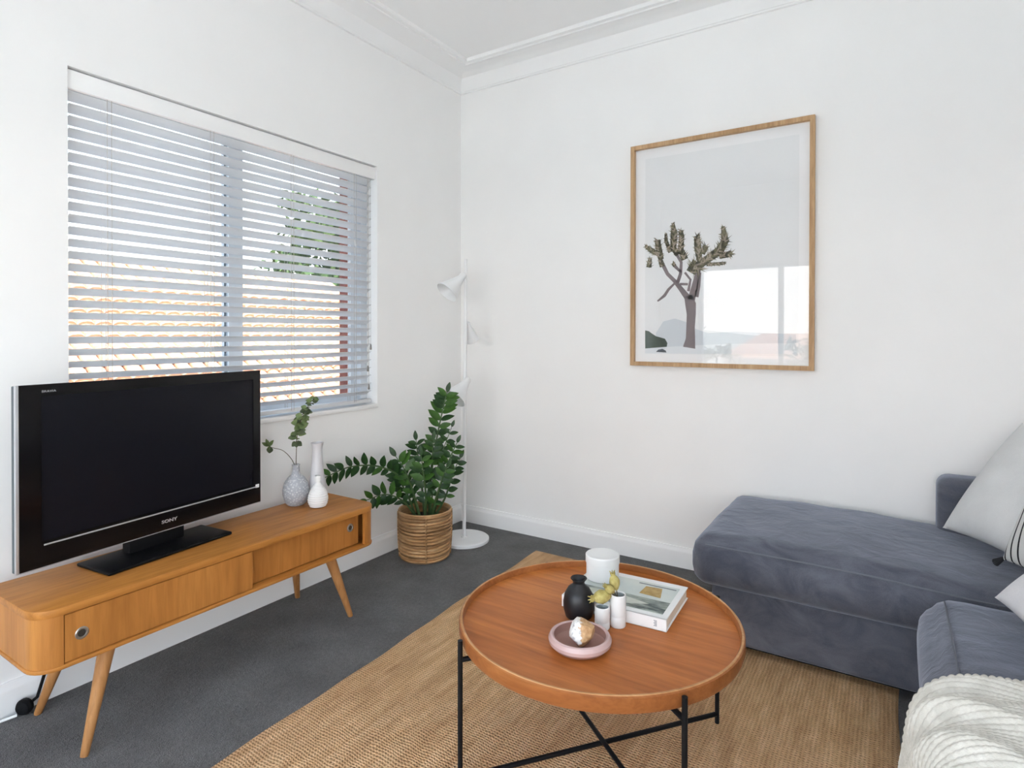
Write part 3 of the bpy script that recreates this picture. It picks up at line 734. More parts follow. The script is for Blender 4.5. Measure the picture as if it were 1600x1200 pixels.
stem([Q(0.06, 0, 0.03), Q(0.13, 0.13, 0.04), Q(0.17, 0.26, 0.03), Q(0.215, 0.36, 0.02)], 9, 3, 0.75, bright=0.4, seed=10)
stem([Q(-0.05, 0, 0.03), Q(-0.085, 0.12, 0.06), Q(-0.13, 0.22, 0.08), Q(-0.16, 0.29, 0.09)], 8, 2, 0.85, bright=0.15, seed=12)
stem([Q(0.0, 0, 0.03), Q(0.03, 0.20, 0.04), Q(0.05, 0.36, 0.05), Q(0.06, 0.48, 0.06)], 10, 3, 0.8, bright=0.2, seed=13)

# ------------------------------------------------------------------ floor lamp
LP = Vector((0.288, -0.338, 0))
lamp = thing('floor_lamp', LP, 'white floor lamp with three cone shades in the room corner', 'lamp')
MB().lathe([(0.0, 0.0), (0.160, 0.0), (0.164, 0.003), (0.164, 0.019), (0.160, 0.023), (0.02, 0.024), (0.018, 0.03), (0.0, 0.03)], LP, 64).build('base', 'white_metal', lamp)
MB().tube([LP + Vector((0, 0, 0.02)), LP + Vector((0.008, 0.005, 1.85))], 0.0115, 16).build('pole', 'white_metal', lamp)
def shade(z, d, off, ln=0.165, r1=0.078):
    d = Vector(d).normalized(); p0 = LP + Vector((0.005, 0.003, z)) + Vector(off)
    mt = frame_mtx((0, 0, 0), d, UPV if abs(d.z) < 0.95 else RT)
    rotm = mt @ Matrix(((0, 0, 1, 0), (1, 0, 0, 0), (0, 1, 0, 0), (0, 0, 0, 1)))   # local z -> d
    so = MB().lathe([(0.0, -0.012), (0.018, -0.012), (0.022, -0.004), (0.023, 0.022), (0.034, 0.055), (0.034 + (r1 - 0.034) * 0.56, 0.055 + (ln - 0.055) * 0.55), (r1, ln), (r1 - 0.003, ln), (0.031 + (r1 - 0.034) * 0.56, 0.055 + (ln - 0.055) * 0.55), (0.031, 0.057), (0.018, 0.03), (0.0, 0.03)], p0, 36, 0, rotm, False).build('shade', 'white_metal', lamp)
    MB().lathe([(0.0, 0.03), (0.014, 0.032), (0.02, 0.06), (0.026, 0.085), (0.02, 0.108), (0.0, 0.116)], p0, 20, 0, rotm, False).build('bulb', 'ceramic_white', so)
    MB().tube([LP + Vector((0.005, 0.003, z)), p0 + d * 0.01], 0.009, 10).build('joint', 'white_metal', so)
shade(1.745, V3(-0.62, -0.72, 0.42), V3(-0.012, -0.005, 0.03))
shade(1.060, V3(-0.52, -0.74, 0.58), V3(0.020, 0.0, 0.03))
shade(1.425, V3(0.16, -0.80, -0.60), V3(0.010, 0, -0.03), 0.13, 0.052)

# ------------------------------------------------------------------ framed print
pic = thing('framed_print', (1.817, 0, 1.172), 'large oak framed print of a desert tree on the far wall', 'picture')
PX0, PX1, PZ0, PZ1 = 1.318, 2.3155, 1.172, 2.4926; FW = 0.024
def rail(a, b, c_, d_):   # mitred bar, front view polygon in x,z
    mb = MB(); poly = [a, b, c_, d_]
    vs = [(x, -0.004, z) for x, z in poly] + [(x, -0.038, z) for x, z in poly]
    mb.add(vs, [(0, 1, 2, 3), (7, 6, 5, 4)] + [(i, (i + 1) % 4, 4 + (i + 1) % 4, 4 + i) for i in range(4)]); mb.build('frame_rail', 'frame_oak', pic, 0)
o4 = [(PX0, PZ0), (PX1, PZ0), (PX1, PZ1), (PX0, PZ1)]; i4 = [(PX0 + FW, PZ0 + FW), (PX1 - FW, PZ0 + FW), (PX1 - FW, PZ1 - FW), (PX0 + FW, PZ1 - FW)]
for k in range(4): rail(o4[k], o4[(k + 1) % 4], i4[(k + 1) % 4], i4[k])
M['print_mat'] = mat('print_border_white', (0.87, 0.87, 0.88), 0.7, 0, 0.2)
MB().box(PX0 + 0.005, PX1 - 0.005, -0.012, -0.004, PZ0 + 0.005, PZ1 - 0.005).build('backing_sheet', 'print_mat', pic, 0)
ax0, ax1, az0, az1 = 1.402, 2.24, 1.245, 2.41
M['art_sky'] = mat('print_pale_sky', (0.80, 0.81, 0.82), 0.7, 0, 0.2)
art = MB().box(ax0, ax1, -0.0126, -0.0119, az0, az1).build('print_sheet', 'art_sky', pic, 0)
def flat(name, polys, col, lay):
    key = 'ink_' + name
    if key not in M: M[key] = mat(key, col, 0.75, 0, 0.2)
    mb = MB(); y = -0.0126 - 0.00015 * lay
    for poly in polys: mb.add([(x, y, z) for x, z in poly], [tuple(range(len(poly)))])
    return mb.build(name, key, art, 0)
def strip(pts, ws):
    L_, R_ = [], []
    for i, (x, z) in enumerate(pts):
        a = pts[max(0, i - 1)]; b = pts[min(len(pts) - 1, i + 1)]; dx, dz = b[0] - a[0], b[1] - a[1]; n = math.hypot(dx, dz) or 1
        L_.append((x - dz / n * ws[i], z + dx / n * ws[i])); R_.append((x + dz / n * ws[i], z - dx / n * ws[i]))
    return [[L_[i], R_[i], R_[i + 1], L_[i + 1]] for i in range(len(pts) - 1)]
BARK = [([(1.667,1.283),(1.675,1.335),(1.675,1.401),(1.679,1.476),(1.675,1.534),(1.66,1.585)],[0.0319,0.024,0.0218,0.0232,0.0276,0.0203]),
    ([(1.654,1.577),(1.616,1.628),(1.582,1.672),(1.539,1.716),(1.513,1.768),(1.486,1.83)],[0.016,0.0123,0.0102,0.0094,0.0102,0.0087]),
    ([(1.599,1.662),(1.616,1.712),(1.62,1.779),(1.59,1.831)],[0.0094,0.0087,0.0073,0.0073]),
    ([(1.679,1.559),(1.699,1.641),(1.715,1.707),(1.723,1.764)],[0.0189,0.016,0.0131,0.0116]),
    ([(1.707,1.575),(1.721,1.64),(1.727,1.714)],[0.0116,0.0087,0.0073]),
    ([(1.582,1.659),(1.544,1.623),(1.522,1.589),(1.479,1.557)],[0.0051,0.0073,0.008,0.0044]),
    ([(1.612,1.653),(1.659,1.65)],[0.0065,0.0058]),
    ([(1.62,1.72),(1.577,1.765)],[0.0058,0.0087]),
    ([(1.641,1.719),(1.674,1.676),(1.662,1.61)],[0.0058,0.0058,0.0073])]
FOL = [([(1.715,1.748),(1.771,1.789),(1.835,1.83),(1.866,1.884),(1.854,1.965)],[0.016,0.0174,0.0203,0.0174,0.0073]),
    ([(1.764,1.757),(1.866,1.759)],[0.0073,0.0065]),
    ([(1.835,1.797),(1.901,1.81)],[0.0102,0.0145]),
    ([(1.727,1.772),(1.715,1.855),(1.71,1.925)],[0.0116,0.016,0.0131]),
    ([(1.739,1.82),(1.759,1.86)],[0.0131,0.0131]),
    ([(1.598,1.822),(1.573,1.866),(1.577,1.95),(1.572,2.009)],[0.0102,0.0145,0.016,0.0058]),
    ([(1.641,1.794),(1.617,1.854),(1.622,1.929),(1.615,1.963)],[0.016,0.0131,0.0123,0.0094]),
    ([(1.556,1.842),(1.53,1.912),(1.528,1.954)],[0.0102,0.008,0.0058]),
    ([(1.5,1.803),(1.485,1.873),(1.477,1.92)],[0.0131,0.0145,0.0131]),
    ([(1.491,1.83),(1.442,1.861),(1.405,1.889)],[0.0087,0.0123,0.0073]),
    ([(1.508,1.76),(1.497,1.795)],[0.0116,0.0102]),
    ([(1.425,1.761),(1.433,1.812)],[0.0131,0.0087]),
    ([(1.674,1.717),(1.699,1.757),(1.723,1.731)],[0.0218,0.029,0.0218]),
    ([(1.582,1.76),(1.571,1.778)],[0.0087,0.0073])]
GROUND = [(1.404, 1.28), (1.642, 1.295), (1.884, 1.31), (2.23, 1.319), (2.233, 1.258), (1.404, 1.245)]
HILL = [(1.47, 1.368), (1.514, 1.436), (1.583, 1.453), (1.646, 1.433), (1.7, 1.393), (1.773, 1.368), (1.929, 1.376), (2.228, 1.361), (2.23, 1.315), (1.884, 1.308), (1.642, 1.293), (1.471, 1.282)]
BUSH = [(1.403, 1.384), (1.426, 1.379), (1.444, 1.366), (1.47, 1.349), (1.501, 1.341), (1.525, 1.334), (1.54, 1.309), (1.536, 1.287), (1.471, 1.281), (1.404, 1.275)]
STONE = [(1.471, 1.255), (1.484, 1.269), (1.51, 1.274), (1.53, 1.264), (1.534, 1.253)]
flat('pale_ground', [GROUND], (0.74, 0.77, 0.80), 1)
flat('far_hills', [HILL], (0.62, 0.66, 0.70), 2)
flat('dark_bush', [BUSH], (0.05, 0.075, 0.055), 3)
flat('dark_stone', [STONE], (0.08, 0.09, 0.11), 3)
flat('tree_bark', [q for p, w in BARK for q in strip(p, [x * 1.12 for x in w])], (0.21, 0.175, 0.185), 4)
ra = random.Random(21)
spk = [[], [], []]
for p, w in FOL:
    w = [x * 1.35 for x in w]
    for q in strip(p, [x * 0.95 for x in w]): spk[0].append(q)
    for i in range(len(p) - 1):
        (x0, z0), (x1, z1) = p[i], p[i + 1]; ln = math.hypot(x1 - x0, z1 - z0)
        for s_ in range(int(ln / 0.0022) + 2):
            t = ra.random(); ww = w[i] + (w[i + 1] - w[i]) * t; cx, cz = x0 + (x1 - x0) * t, z0 + (z1 - z0) * t
            base = math.atan2(z1 - z0, x1 - x0); a = base + ra.choice((-1, 1)) * ra.uniform(0.25, 1.25); le = ww * ra.uniform(1.3, 2.1); hw = 0.0042
            spk[ra.choice((0, 0, 1, 1, 2))].append([(cx - hw * math.sin(a), cz + hw * math.cos(a)), (cx + hw * math.sin(a), cz - hw * math.cos(a)), (cx + le * math.cos(a), cz + le * math.sin(a))])
flat('tree_foliage_dark', spk[0], (0.105, 0.10, 0.065), 5)
flat('tree_foliage_olive', spk[1], (0.22, 0.205, 0.115), 6)
flat('tree_foliage_pale', spk[2], (0.42, 0.35, 0.27), 7)
MB().box(PX0 + 0.012, PX1 - 0.012, -0.0200, -0.0180, PZ0 + 0.012, PZ1 - 0.012).build('glazing', 'glass', pic, 0)

# ------------------------------------------------------------------ coffee table
TCN = Vector((1.859, -1.698, 0)); TZ, TR_ = 0.465, 0.444; TS = TZ - 0.022
table = thing('coffee_table', (TCN.x, TCN.y, 0.012), 'round wooden tray coffee table on thin black metal legs', 'table')
MB().lathe([(0.0, TS - 0.014), (TR_ - 0.012, TS - 0.014), (TR_ - 0.012, TS), (0.0, TS)], TCN, 96, 0, None, False).build('tray_top', 'tabletop', table)
MB().lathe([(TR_ - 0.014, TS - 0.001), (TR_ - 0.013, TZ - 0.004), (TR_ - 0.010, TZ), (TR_ - 0.004, TZ), (TR_, TZ - 0.004), (TR_ + 0.001, TZ - 0.03), (TR_ - 0.004, TZ - 0.045), (TR_ - 0.016, TZ - 0.047), (TR_ - 0.016, TS - 0.012)], TCN, 96, 0, None, False).build('rim', 'tablerim', table)
MB().lathe([(TR_ - 0.0105, TZ - 0.0005), (TR_ - 0.0095, TZ + 0.0012), (TR_ - 0.0045, TZ + 0.0012), (TR_ - 0.0030, TZ - 0.0005)], TCN, 96, 0, None, False).build('rim_edge', 'rim_edge', table)
legs = []
for a in (50.5, 140.0, 233.0, 322.5):
    r = TR_ + 0.013; p = TCN + Vector((r * math.cos(R(a)), r * math.sin(R(a)), 0)); legs.append(p)
    MB().lathe([(0.0, 0.0165), (0.0075, 0.0165), (0.0075, TZ - 0.008), (0.0, TZ - 0.008)], p, 16).build('leg', 'black_metal', table)
    q = TCN + Vector(((TR_ - 0.05) * math.cos(R(a)), (TR_ - 0.05) * math.sin(R(a)), 0))
    MB().tube([(p.x, p.y, TZ - 0.066), (q.x, q.y, TZ - 0.066)], 0.0075, 10).tube([(p.x, p.y, TZ - 0.034), ((p.x * 0.96 + q.x * 0.04), (p.y * 0.96 + q.y * 0.04), TZ - 0.034)], 0.006, 8).build('bracket', 'black_metal', table)
for i, j, z in ((0, 2, 0.048), (1, 3, 0.060)):
    MB().tube([(legs[i].x, legs[i].y, z), (legs[j].x, legs[j].y, z)], 0.0075, 12).build('cross_bar', 'black_metal', table)

# ------------------------------------------------------------------ things on the coffee table
# book: front-left, front-right, back-right, back-left at the top face
bk = thing('hardback_book', (1.89, -1.535, TS + 0.0006), 'thick white hardback book with a landscape cover lying on the coffee table', 'book', None, R(2.5))
bw, bd, bh = 0.355, 0.272, 0.040
MB().rbox(-bw / 2, bw / 2, -bd / 2, -bd / 2 + 0.004, 0.0, bh, 0.0012, 1).rbox(-bw / 2, bw / 2, -bd / 2, bd / 2, bh - 0.0035, bh, 0.0012, 1).rbox(-bw / 2, bw / 2, -bd / 2, bd / 2, 0.0, 0.0035, 0.0012, 1).local('cover', 'paper', bk)
MB().box(-bw / 2 + 0.004, bw / 2 - 0.005, -bd / 2 + 0.004, bd / 2 - 0.005, 0.0035, bh - 0.0035).local('pages', 'pages', bk, 0)
M['ink_blue'] = noisy('cover_pale_sky', (0.50, 0.56, 0.55), (0.60, 0.64, 0.60), 9, 0.35)
M['ink_dark'] = noisy('cover_dark_hill', (0.05, 0.07, 0.07), (0.30, 0.34, 0.30), 16, 0.35, lo=0.42, hi=0.6, stretch=(1, 3, 1))
M['ink_pale'] = noisy('cover_pale_field', (0.42, 0.45, 0.36), (0.58, 0.60, 0.55), 20, 0.35)
M['ink_ochre'] = noisy('cover_ochre', (0.36, 0.22, 0.05), (0.46, 0.31, 0.10), 60, 0.35)
M['ink_grey'] = mat('cover_grey_print', (0.18, 0.20, 0.22), 0.5)
cv = MB().box(-0.150, 0.158, -0.112, 0.105, bh, bh + 0.0004).local('cover_picture', 'ink_blue', bk, 0)
MB().box(-0.150, 0.158, -0.108, -0.020, bh, bh + 0.0006).local('dark_hill_print', 'ink_dark', cv, 0)
MB().add([(-0.14, -0.075, bh + 0.0008), (0.03, -0.09, bh + 0.0008), (0.10, -0.06, bh + 0.0008), (-0.02, -0.03, bh + 0.0008), (-0.14, -0.04, bh + 0.0008)], [(0, 1, 2, 3, 4)]).local('field_print', 'ink_pale', cv, 0)
MB().add([(0.045, 0.005, bh + 0.0008), (0.120, 0.0, bh + 0.0008), (0.105, 0.075, bh + 0.0008), (0.05, 0.07, bh + 0.0008)], [(0, 1, 2, 3)]).local('ochre_print', 'ink_ochre', cv, 0)
MB().box(0.02, 0.15, 0.083, 0.090, bh, bh + 0.0007).local('title_line', 'ink_grey', cv, 0)
sp_ = MB()
for k, zz in enumerate((0.012, 0.016, 0.020, 0.024, 0.028)):
    sp_.box(bw / 2 - 0.040 + 0.002 * (k % 2), bw / 2 - 0.030, -bd / 2 - 0.0004, -bd / 2 + 0.001, zz, zz + 0.002)
sp_.local('spine_print', 'ink_grey', bk, 0)

can = thing('white_canister', (1.779, -1.479, TS + 0.0418), 'white lidded candle jar standing on the hardback book', 'jar')
MB().lathe([(0.0, 0.0008), (0.056, 0.0008), (0.058, 0.003), (0.058, 0.056), (0.0, 0.056)], can.location, 40).build('jar_body', 'ceramic_white', can)
MB().lathe([(0.0, 0.0565), (0.060, 0.0565), (0.061, 0.059), (0.061, 0.083), (0.058, 0.086), (0.0, 0.086)], can.location, 40).build('lid', 'ceramic_white', can)

# round black vase
BV = (1.805, -1.725, TS + 0.0006)
def rough_lathe(name, prof, loc, m, label, cat, amp=0.0012, n=40, seed=2):
    mb = MB().lathe(prof, (0, 0, 0), n, 0, None, False); r = random.Random(seed); ph = [r.uniform(0, 6) for _ in range(4)]
    mb.v = [(x * (1 + amp * 20 * math.sin(2 * math.atan2(y, x) + ph[0] + z * 30)) + loc[0], y * (1 + amp * 20 * math.sin(3 * math.atan2(y, x) + ph[1])) + loc[1], z + loc[2]) for x, y, z in mb.v]
    return tag(mb.at(name, m, loc), label, cat)
rough_lathe('black_vase', [(0.0, 0.0), (0.030, 0.0), (0.042, 0.010), (0.049, 0.035), (0.0495, 0.055), (0.045, 0.080), (0.034, 0.100), (0.021, 0.110), (0.0185, 0.116), (0.020, 0.122), (0.027, 0.130), (0.0255, 0.132), (0.017, 0.124), (0.014, 0.112), (0.02, 0.09), (0.0, 0.04)],
            BV, 'black_ceramic', 'small round black bud vase on the coffee table', 'vase', 0.0010)
# small white tube vases
def tube_vase(loc, r, h, label, dark):
    o = thing('tube_vase', loc, label, 'vase')
    MB().lathe([(0.0, 0.0), (r * 0.94, 0.0), (r, 0.003), (r, h * 0.32), (r * 0.985, h * 0.33), (r, h * 0.34), (r, h - 0.002), (r - 0.0015, h), (r - 0.004, h - 0.001), (r - 0.0045, h * 0.4), (0.0, h * 0.4)], loc, 28, 0, None, False).build('wall', 'ceramic_white', o)
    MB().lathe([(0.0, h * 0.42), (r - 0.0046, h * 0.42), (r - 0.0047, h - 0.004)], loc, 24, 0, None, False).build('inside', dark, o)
    return o
tube_vase((1.894, -1.740, TS + 0.0006), 0.0235, 0.068, 'short white ceramic tube vase beside the pink dish', 'glaze_grey')
tube_vase((1.930, -1.700, TS + 0.0006), 0.0245, 0.100, 'taller white ceramic tube vase holding dried flower pods', 'glaze_grey')
dp = thing('dried_pods', (1.930, -1.700, TS + 0.05), 'yellow dried seed pods standing in the taller white tube vase', 'dried flowers')
DP = Vector((1.930, -1.700, TS + 0.05))
for tip, sc in ((V3(-0.010, 0.085, -0.005), 1.2), (V3(-0.052, 0.046, 0.01), 1.5), (V3(-0.028, 0.070, 0.012), 1.0)):
    path = bez([DP, DP + V3(tip.dot(RT) * 0.2, 0.045, 0), DP + tip], 8)
    st = MB().tube(path, 0.0016, 6).build('stalk', 'twig', dp)
    d = (path[-1] - path[-3]).normalized(); mt = frame_mtx((0, 0, 0), d, TC) @ Matrix(((0, 0, 1, 0), (1, 0, 0, 0), (0, 1, 0, 0), (0, 0, 0, 1)))
    pr = [(0.0, -0.022), (0.006, -0.018), (0.012, -0.008), (0.0145, 0.002), (0.011, 0.012), (0.006, 0.018), (0.0075, 0.023), (0.0, 0.021)]
    MB().lathe([(a * sc, b * sc) for a, b in pr], path[-1], 12, 0, mt, False).build('pod', 'dried', st)
    for k in range(5):
        a = k * 1.26; dd = d * 0.9 + (d.orthogonal() * math.cos(a) + d.cross(d.orthogonal()) * math.sin(a)) * 0.5
        MB().tube([path[-1] + d * 0.014 * sc, path[-1] + d * 0.02 * sc + dd.normalized() * 0.012 * sc], [0.003 * sc, 0.0012], 6).build('bract', 'dried', st)

# pink dish and crystal
PD = (1.886, -1.882, TS + 0.0006)
dish = thing('pink_dish', PD, 'shallow dusty pink ceramic dish holding a mineral rock', 'dish')
MB().lathe([(0.0, 0.0), (0.062, 0.0), (0.078, 0.005), (0.091, 0.018), (0.0925, 0.028), (0.087, 0.038), (0.081, 0.040), (0.076, 0.0375)], PD, 56, 0, None, False).build('bowl', 'pink', dish)
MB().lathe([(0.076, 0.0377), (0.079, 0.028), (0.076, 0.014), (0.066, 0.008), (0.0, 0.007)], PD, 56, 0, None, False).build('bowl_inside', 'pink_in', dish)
def crystal():
    m = mat('quartz_and_ochre_crust', (0.7, 0.6, 0.5), 0.45)
    v = coords(m); sep = N(m, 'ShaderNodeSeparateXYZ'); L(m, v, sep.inputs[0])
    side = math_n(m, 'ADD', math_n(m, 'MULTIPLY', math_n(m, 'ADD', math_n(m, 'MULTIPLY', sep.outputs['X'], 0.842), math_n(m, 'MULTIPLY', sep.outputs['Y'], 0.539)), 16), math_n(m, 'ADD', noise(m, v, 60, 3), 0.06))
    oc = ramp(m, noise(m, v, 90, 3), [(0.3, (0.42, 0.22, 0.09)), (0.7, (0.66, 0.42, 0.22))])
    wh = ramp(m, noise(m, v, 70, 3), [(0.33, (0.38, 0.36, 0.36)), (0.45, (0.80, 0.78, 0.76))])
    L(m, mixc(m, ramp(m, side, [(0.45, (0, 0, 0)), (0.55, (1, 1, 1))]), wh, oc), bsdf(m).inputs['Base Color'])
    bump(m, noise(m, v, 120, 3), 0.5, 0.003)
    r = random.Random(8); bm = bmesh.new(); bmesh.ops.create_icosphere(bm, subdivisions=3, radius=1)
    pl = [(Vector((r.gauss(0, 1), r.gauss(0, 1), r.gauss(0, 1))).normalized(), r.uniform(0.62, 0.95)) for _ in range(26)]
    for v_ in bm.verts:
        d = v_.co.normalized(); t = min([h / max(0.05, d.dot(n_)) for n_, h in pl if d.dot(n_) > 0.05] + [1.1])
        v_.co = d * (t + r.uniform(-0.02, 0.02))
        v_.co = Vector((v_.co.x * 0.049, v_.co.y * 0.043, v_.co.z * 0.048))
    zmin = min(v_.co.z for v_ in bm.verts)
    loc = (PD[0] + 0.002, PD[1] + 0.002, PD[2] + 0.0076)
    for v_ in bm.verts: v_.co = v_.co + Vector((loc[0], loc[1], loc[2] - zmin))
    o = MB().bm(bm).at('mineral_rock', m, loc, 18)
    tag(o, 'white and orange crystal rock sitting in the pink dish', 'rock')
crystal()

# ------------------------------------------------------------------ sofa
sofa = thing('corner_sofa', (2.95, -1.0, 0), 'blue grey suede corner sofa with chaise along the far wall', 'sofa')
def soft_box(x0, x1, y0, y1, z0, z1, r, crown=0.02, nu=40, nv=30, nz=8, bulge=0.012, seed=0, dent=None):
    """upholstered block: rounded everywhere, crowned top"""
    rr = random.Random(seed); ph = [rr.uniform(0, 6) for _ in range(10)]
    bm = bmesh.new(); bmesh.ops.create_cube(bm, size=2)
    nx = max(4, int((x1 - x0) / 0.045)); ny = max(4, int((y1 - y0) / 0.045)); nzz = max(4, int((z1 - z0) / 0.03))
    mb = MB()
    def face(fn, a, b):
        mb.grid(fn, a, b)
    def pt(u, v, w):
        hx, hy, hz = (x1 - x0) / 2, (y1 - y0) / 2, (z1 - z0) / 2
        p = Vector((u * hx, v * hy, w * hz))
        q = Vector((max(-hx + r, min(hx - r, p.x)), max(-hy + r, min(hy - r, p.y)), max(-hz + r, min(hz - r, p.z))))
        d = p - q
        if d.length > 1e-9:
            m_ = max(abs(d.x), abs(d.y), abs(d.z)); p = q + d.normalized() * min(r, m_ if sum(1 for c in d if abs(c) > 1e-9) == 1 else r * (m_ / r) ** 0.9)
        cx, cy, cz = (1 - u * u), (1 - v * v), (1 - w * w)
        if w > 0: p.z += crown * w * (cx ** 0.5) * (cy ** 0.5)
        p.y += bulge * v * cz * cx ** 0.3; p.x += bulge * u * cz * cy ** 0.3
        n_ = 0.0035 * (math.sin(p.x * 11 + ph[0]) * math.sin(p.y * 9 + ph[1]) + 0.6 * math.sin(p.x * 23 + p.y * 17 + ph[2]) + 0.5 * math.sin(p.z * 31 + p.x * 13 + ph[3]))
        if w > 0: p.z += n_
        else: p.y += n_ * 0.5
        P_ = p + Vector(((x0 + x1) / 2, (y0 + y1) / 2, (z0 + z1) / 2))
        if dent: P_ = dent(P_, u, v, w)
        return P_
    g = lambda t: math.sin((t * 2 - 1) * PI / 2 * 0.999) * 0.5 + (t * 2 - 1) * 0.5
    face(lambda a, b: pt(g(a), g(b), 1), nx, ny); face(lambda a, b: pt(g(a), g(b), -1), nx, ny)
    face(lambda a, b: pt(g(a), 1, g(b)), nx, nzz); face(lambda a, b: pt(g(a), -1, g(b)), nx, nzz)
    face(lambda a, b: pt(1, g(a), g(b)), ny, nzz); face(lambda a, b: pt(-1, g(a), g(b)), ny, nzz)
    bm.free()
    b2 = bmesh.new(); me = bpy.data.meshes.new('t'); me.from_pydata(mb.v, [], mb.f); b2.from_mesh(me); bpy.data.meshes.remove(me)
    bmesh.ops.remove_doubles(b2, verts=b2.verts[:], dist=0.0008)
    return MB().bm(b2)
def dent_ch(p, u, v, w):
    if w > 0: p.z -= 0.03 * max(0, min(1, (p.x - 2.55) / 0.35)) * (0.5 + 0.5 * w)
    return p
chaise = soft_box(1.925, 3.40, -0.885, -0.045, 0.280, 0.488, 0.065, 0.03, seed=1, dent=dent_ch).build('chaise_cushion', 'sofa', sofa, 70)
MB().tube([(1.985, -0.872, 0.462), (2.3, -0.890, 0.470), (2.6, -0.889, 0.466), (2.9, -0.884, 0.448), (3.3, -0.88, 0.44)], 0.0035, 6).build('seam_piping', 'piping', chaise)
seat = soft_box(2.742, 3.40, -1.93, -0.985, 0.262, 0.485, 0.085, 0.025, bulge=0.02, seed=2).build('seat_cushion', 'sofa', sofa, 70)
MB().tube([(2.80, -1.085, 0.497), (2.80, -1.3, 0.502), (2.80, -1.6, 0.502), (2.80, -1.85, 0.497)], 0.003, 6).build('seam_piping', 'piping', seat)
soft_box(2.742, 3.40, -2.90, -1.945, 0.262, 0.485, 0.085, 0.025, bulge=0.02, seed=3).build('seat_cushion', 'sofa', sofa, 70)
MB().rbox(2.0, 3.68, -0.833, -0.03, 0.045, 0.2855, 0.018, 3).build('chaise_base', 'sofa', sofa)
MB().rbox(2.79, 3.68, -2.93, -0.836, 0.045, 0.268, 0.018, 3).build('seat_base', 'sofa', sofa)
MB().rbox(2.828, 3.70, -0.195, -0.028, 0.286, 0.722, 0.05, 5).build('arm', 'sofa', sofa)
MB().rbox(3.42, 3.70, -2.93, -0.222, 0.27, 0.80, 0.06, 5).build('backrest', 'sofa', sofa)
for x, y in ((2.08, -0.79), (2.08, -0.12), (3.55, -0.12), (2.88, -2.85), (3.58, -2.85), (2.86, -1.0)):
    z0_ = 0.013 if x < 2.69 else 0.0
    MB().lathe([(0.0, z0_), (0.025, z0_), (0.032, 0.046), (0.0, 0.046)], (x, y, 0), 16).build('foot', 'black_matt', sofa)
MB().box(2.06, 3.62, -0.79, -0.08, 0.026, 0.046).build('under_frame', 'black_matt', sofa, 0)

# cushions
def pillow(name, m, c, ux, uy, size, thick, label, seed=0, pinch=0.07):
    """square cushion: ux, uy = in-plane axes"""
    ux = Vector(ux).normalized(); uy = Vector(uy); uy = (uy - ux * uy.dot(ux)).normalized(); uz = ux.cross(uy)
    r = random.Random(seed); ph = [r.uniform(0, 6) for _ in range(6)]
    n = 34; mb = MB()
    def fn(sgn):
        def f(a, b):
            u, v = 2 * a - 1, 2 * b - 1
            u = math.sin(u * PI / 2) * 0.55 + u * 0.45; v = math.sin(v * PI / 2) * 0.55 + v * 0.45
            k = (1 - abs(u) ** 2.4) * (1 - abs(v) ** 2.4)
            h = thick / 2 * k ** 0.55 + 0.006 * k * math.sin(u * 5 + ph[0]) * math.sin(v * 4 + ph[1])
            px = u * (1 - pinch * (1 - v * v) * abs(u)) ; py = v * (1 - pinch * (1 - u * u) * abs(v))
            return (px * size[0] / 2, py * size[1] / 2, sgn * h)
        return f
    mb.grid(fn(1), n, n); mb.grid(fn(-1), n, n)
    b2 = bmesh.new(); me = bpy.data.meshes.new('t'); me.from_pydata(mb.v, [], mb.f); b2.from_mesh(me); bpy.data.meshes.remove(me)
    bmesh.ops.remove_doubles(b2, verts=b2.verts[:], dist=0.0005)
    ob = bpy.data.objects.new(name, MB().bm(b2).mesh(name, m, 75)); COL.objects.link(ob)
    ob.matrix_world = Matrix(((ux.x, uy.x, uz.x, c[0]), (ux.y, uy.y, uz.y, c[1]), (ux.z, uy.z, uz.z, c[2]), (0, 0, 0, 1)))
    return tag(ob, label, 'cushion')
pillow('pale_cushion', 'linen_pale', (3.123, -0.456, 0.755), (0.50, -0.866, 0.0), (0.506, 0.292, 0.812), (0.56, 0.56), 0.21, 'large pale grey linen cushion leaning in the sofa corner', 1)
sc_ = pillow('striped_cushion', 'linen_stripe', (3.140, -0.872, 0.752), (0.40, -0.917, 0.0), (0.31, 0.14, 0.94), (0.42, 0.42), 0.12, 'white cushion with dark stripes and tassels in front of the pale cushion', 2)
pillow('white_cushion', 'linen_white', (3.105, -1.305, 0.690), (0.16, -0.98, 0.02), (0.72, 0.11, 0.68), (0.46, 0.40), 0.13, 'plain white cushion lying in front of the striped cushion', 3)
# tassels of the striped cushion
tm = sc_.matrix_world
for cx_, cy_ in ((-0.205, -0.205), (0.205, -0.205), (-0.205, 0.205), (0.205, 0.205)):
    t_ = MB()
    dv = Vector((cx_, cy_, 0)).normalized()
    for k in range(14):
        a = k * 0.45 - 3; o_ = Vector((-dv.y, dv.x, 0)) * math.sin(a) * 0.012 + Vector((0, 0, math.cos(a) * 0.010))
        p0 = Vector((cx_, cy_, 0)) * 0.965
        t_.tube([p0, p0 + dv * 0.02 + o_ * 0.5, p0 + dv * 0.05 + o_], 0.0022, 5)
    tas = bpy.data.objects.new('tassel', t_.mesh('tassel', 'fringe_dark', 60)); COL.objects.link(tas); tas.parent = sc_

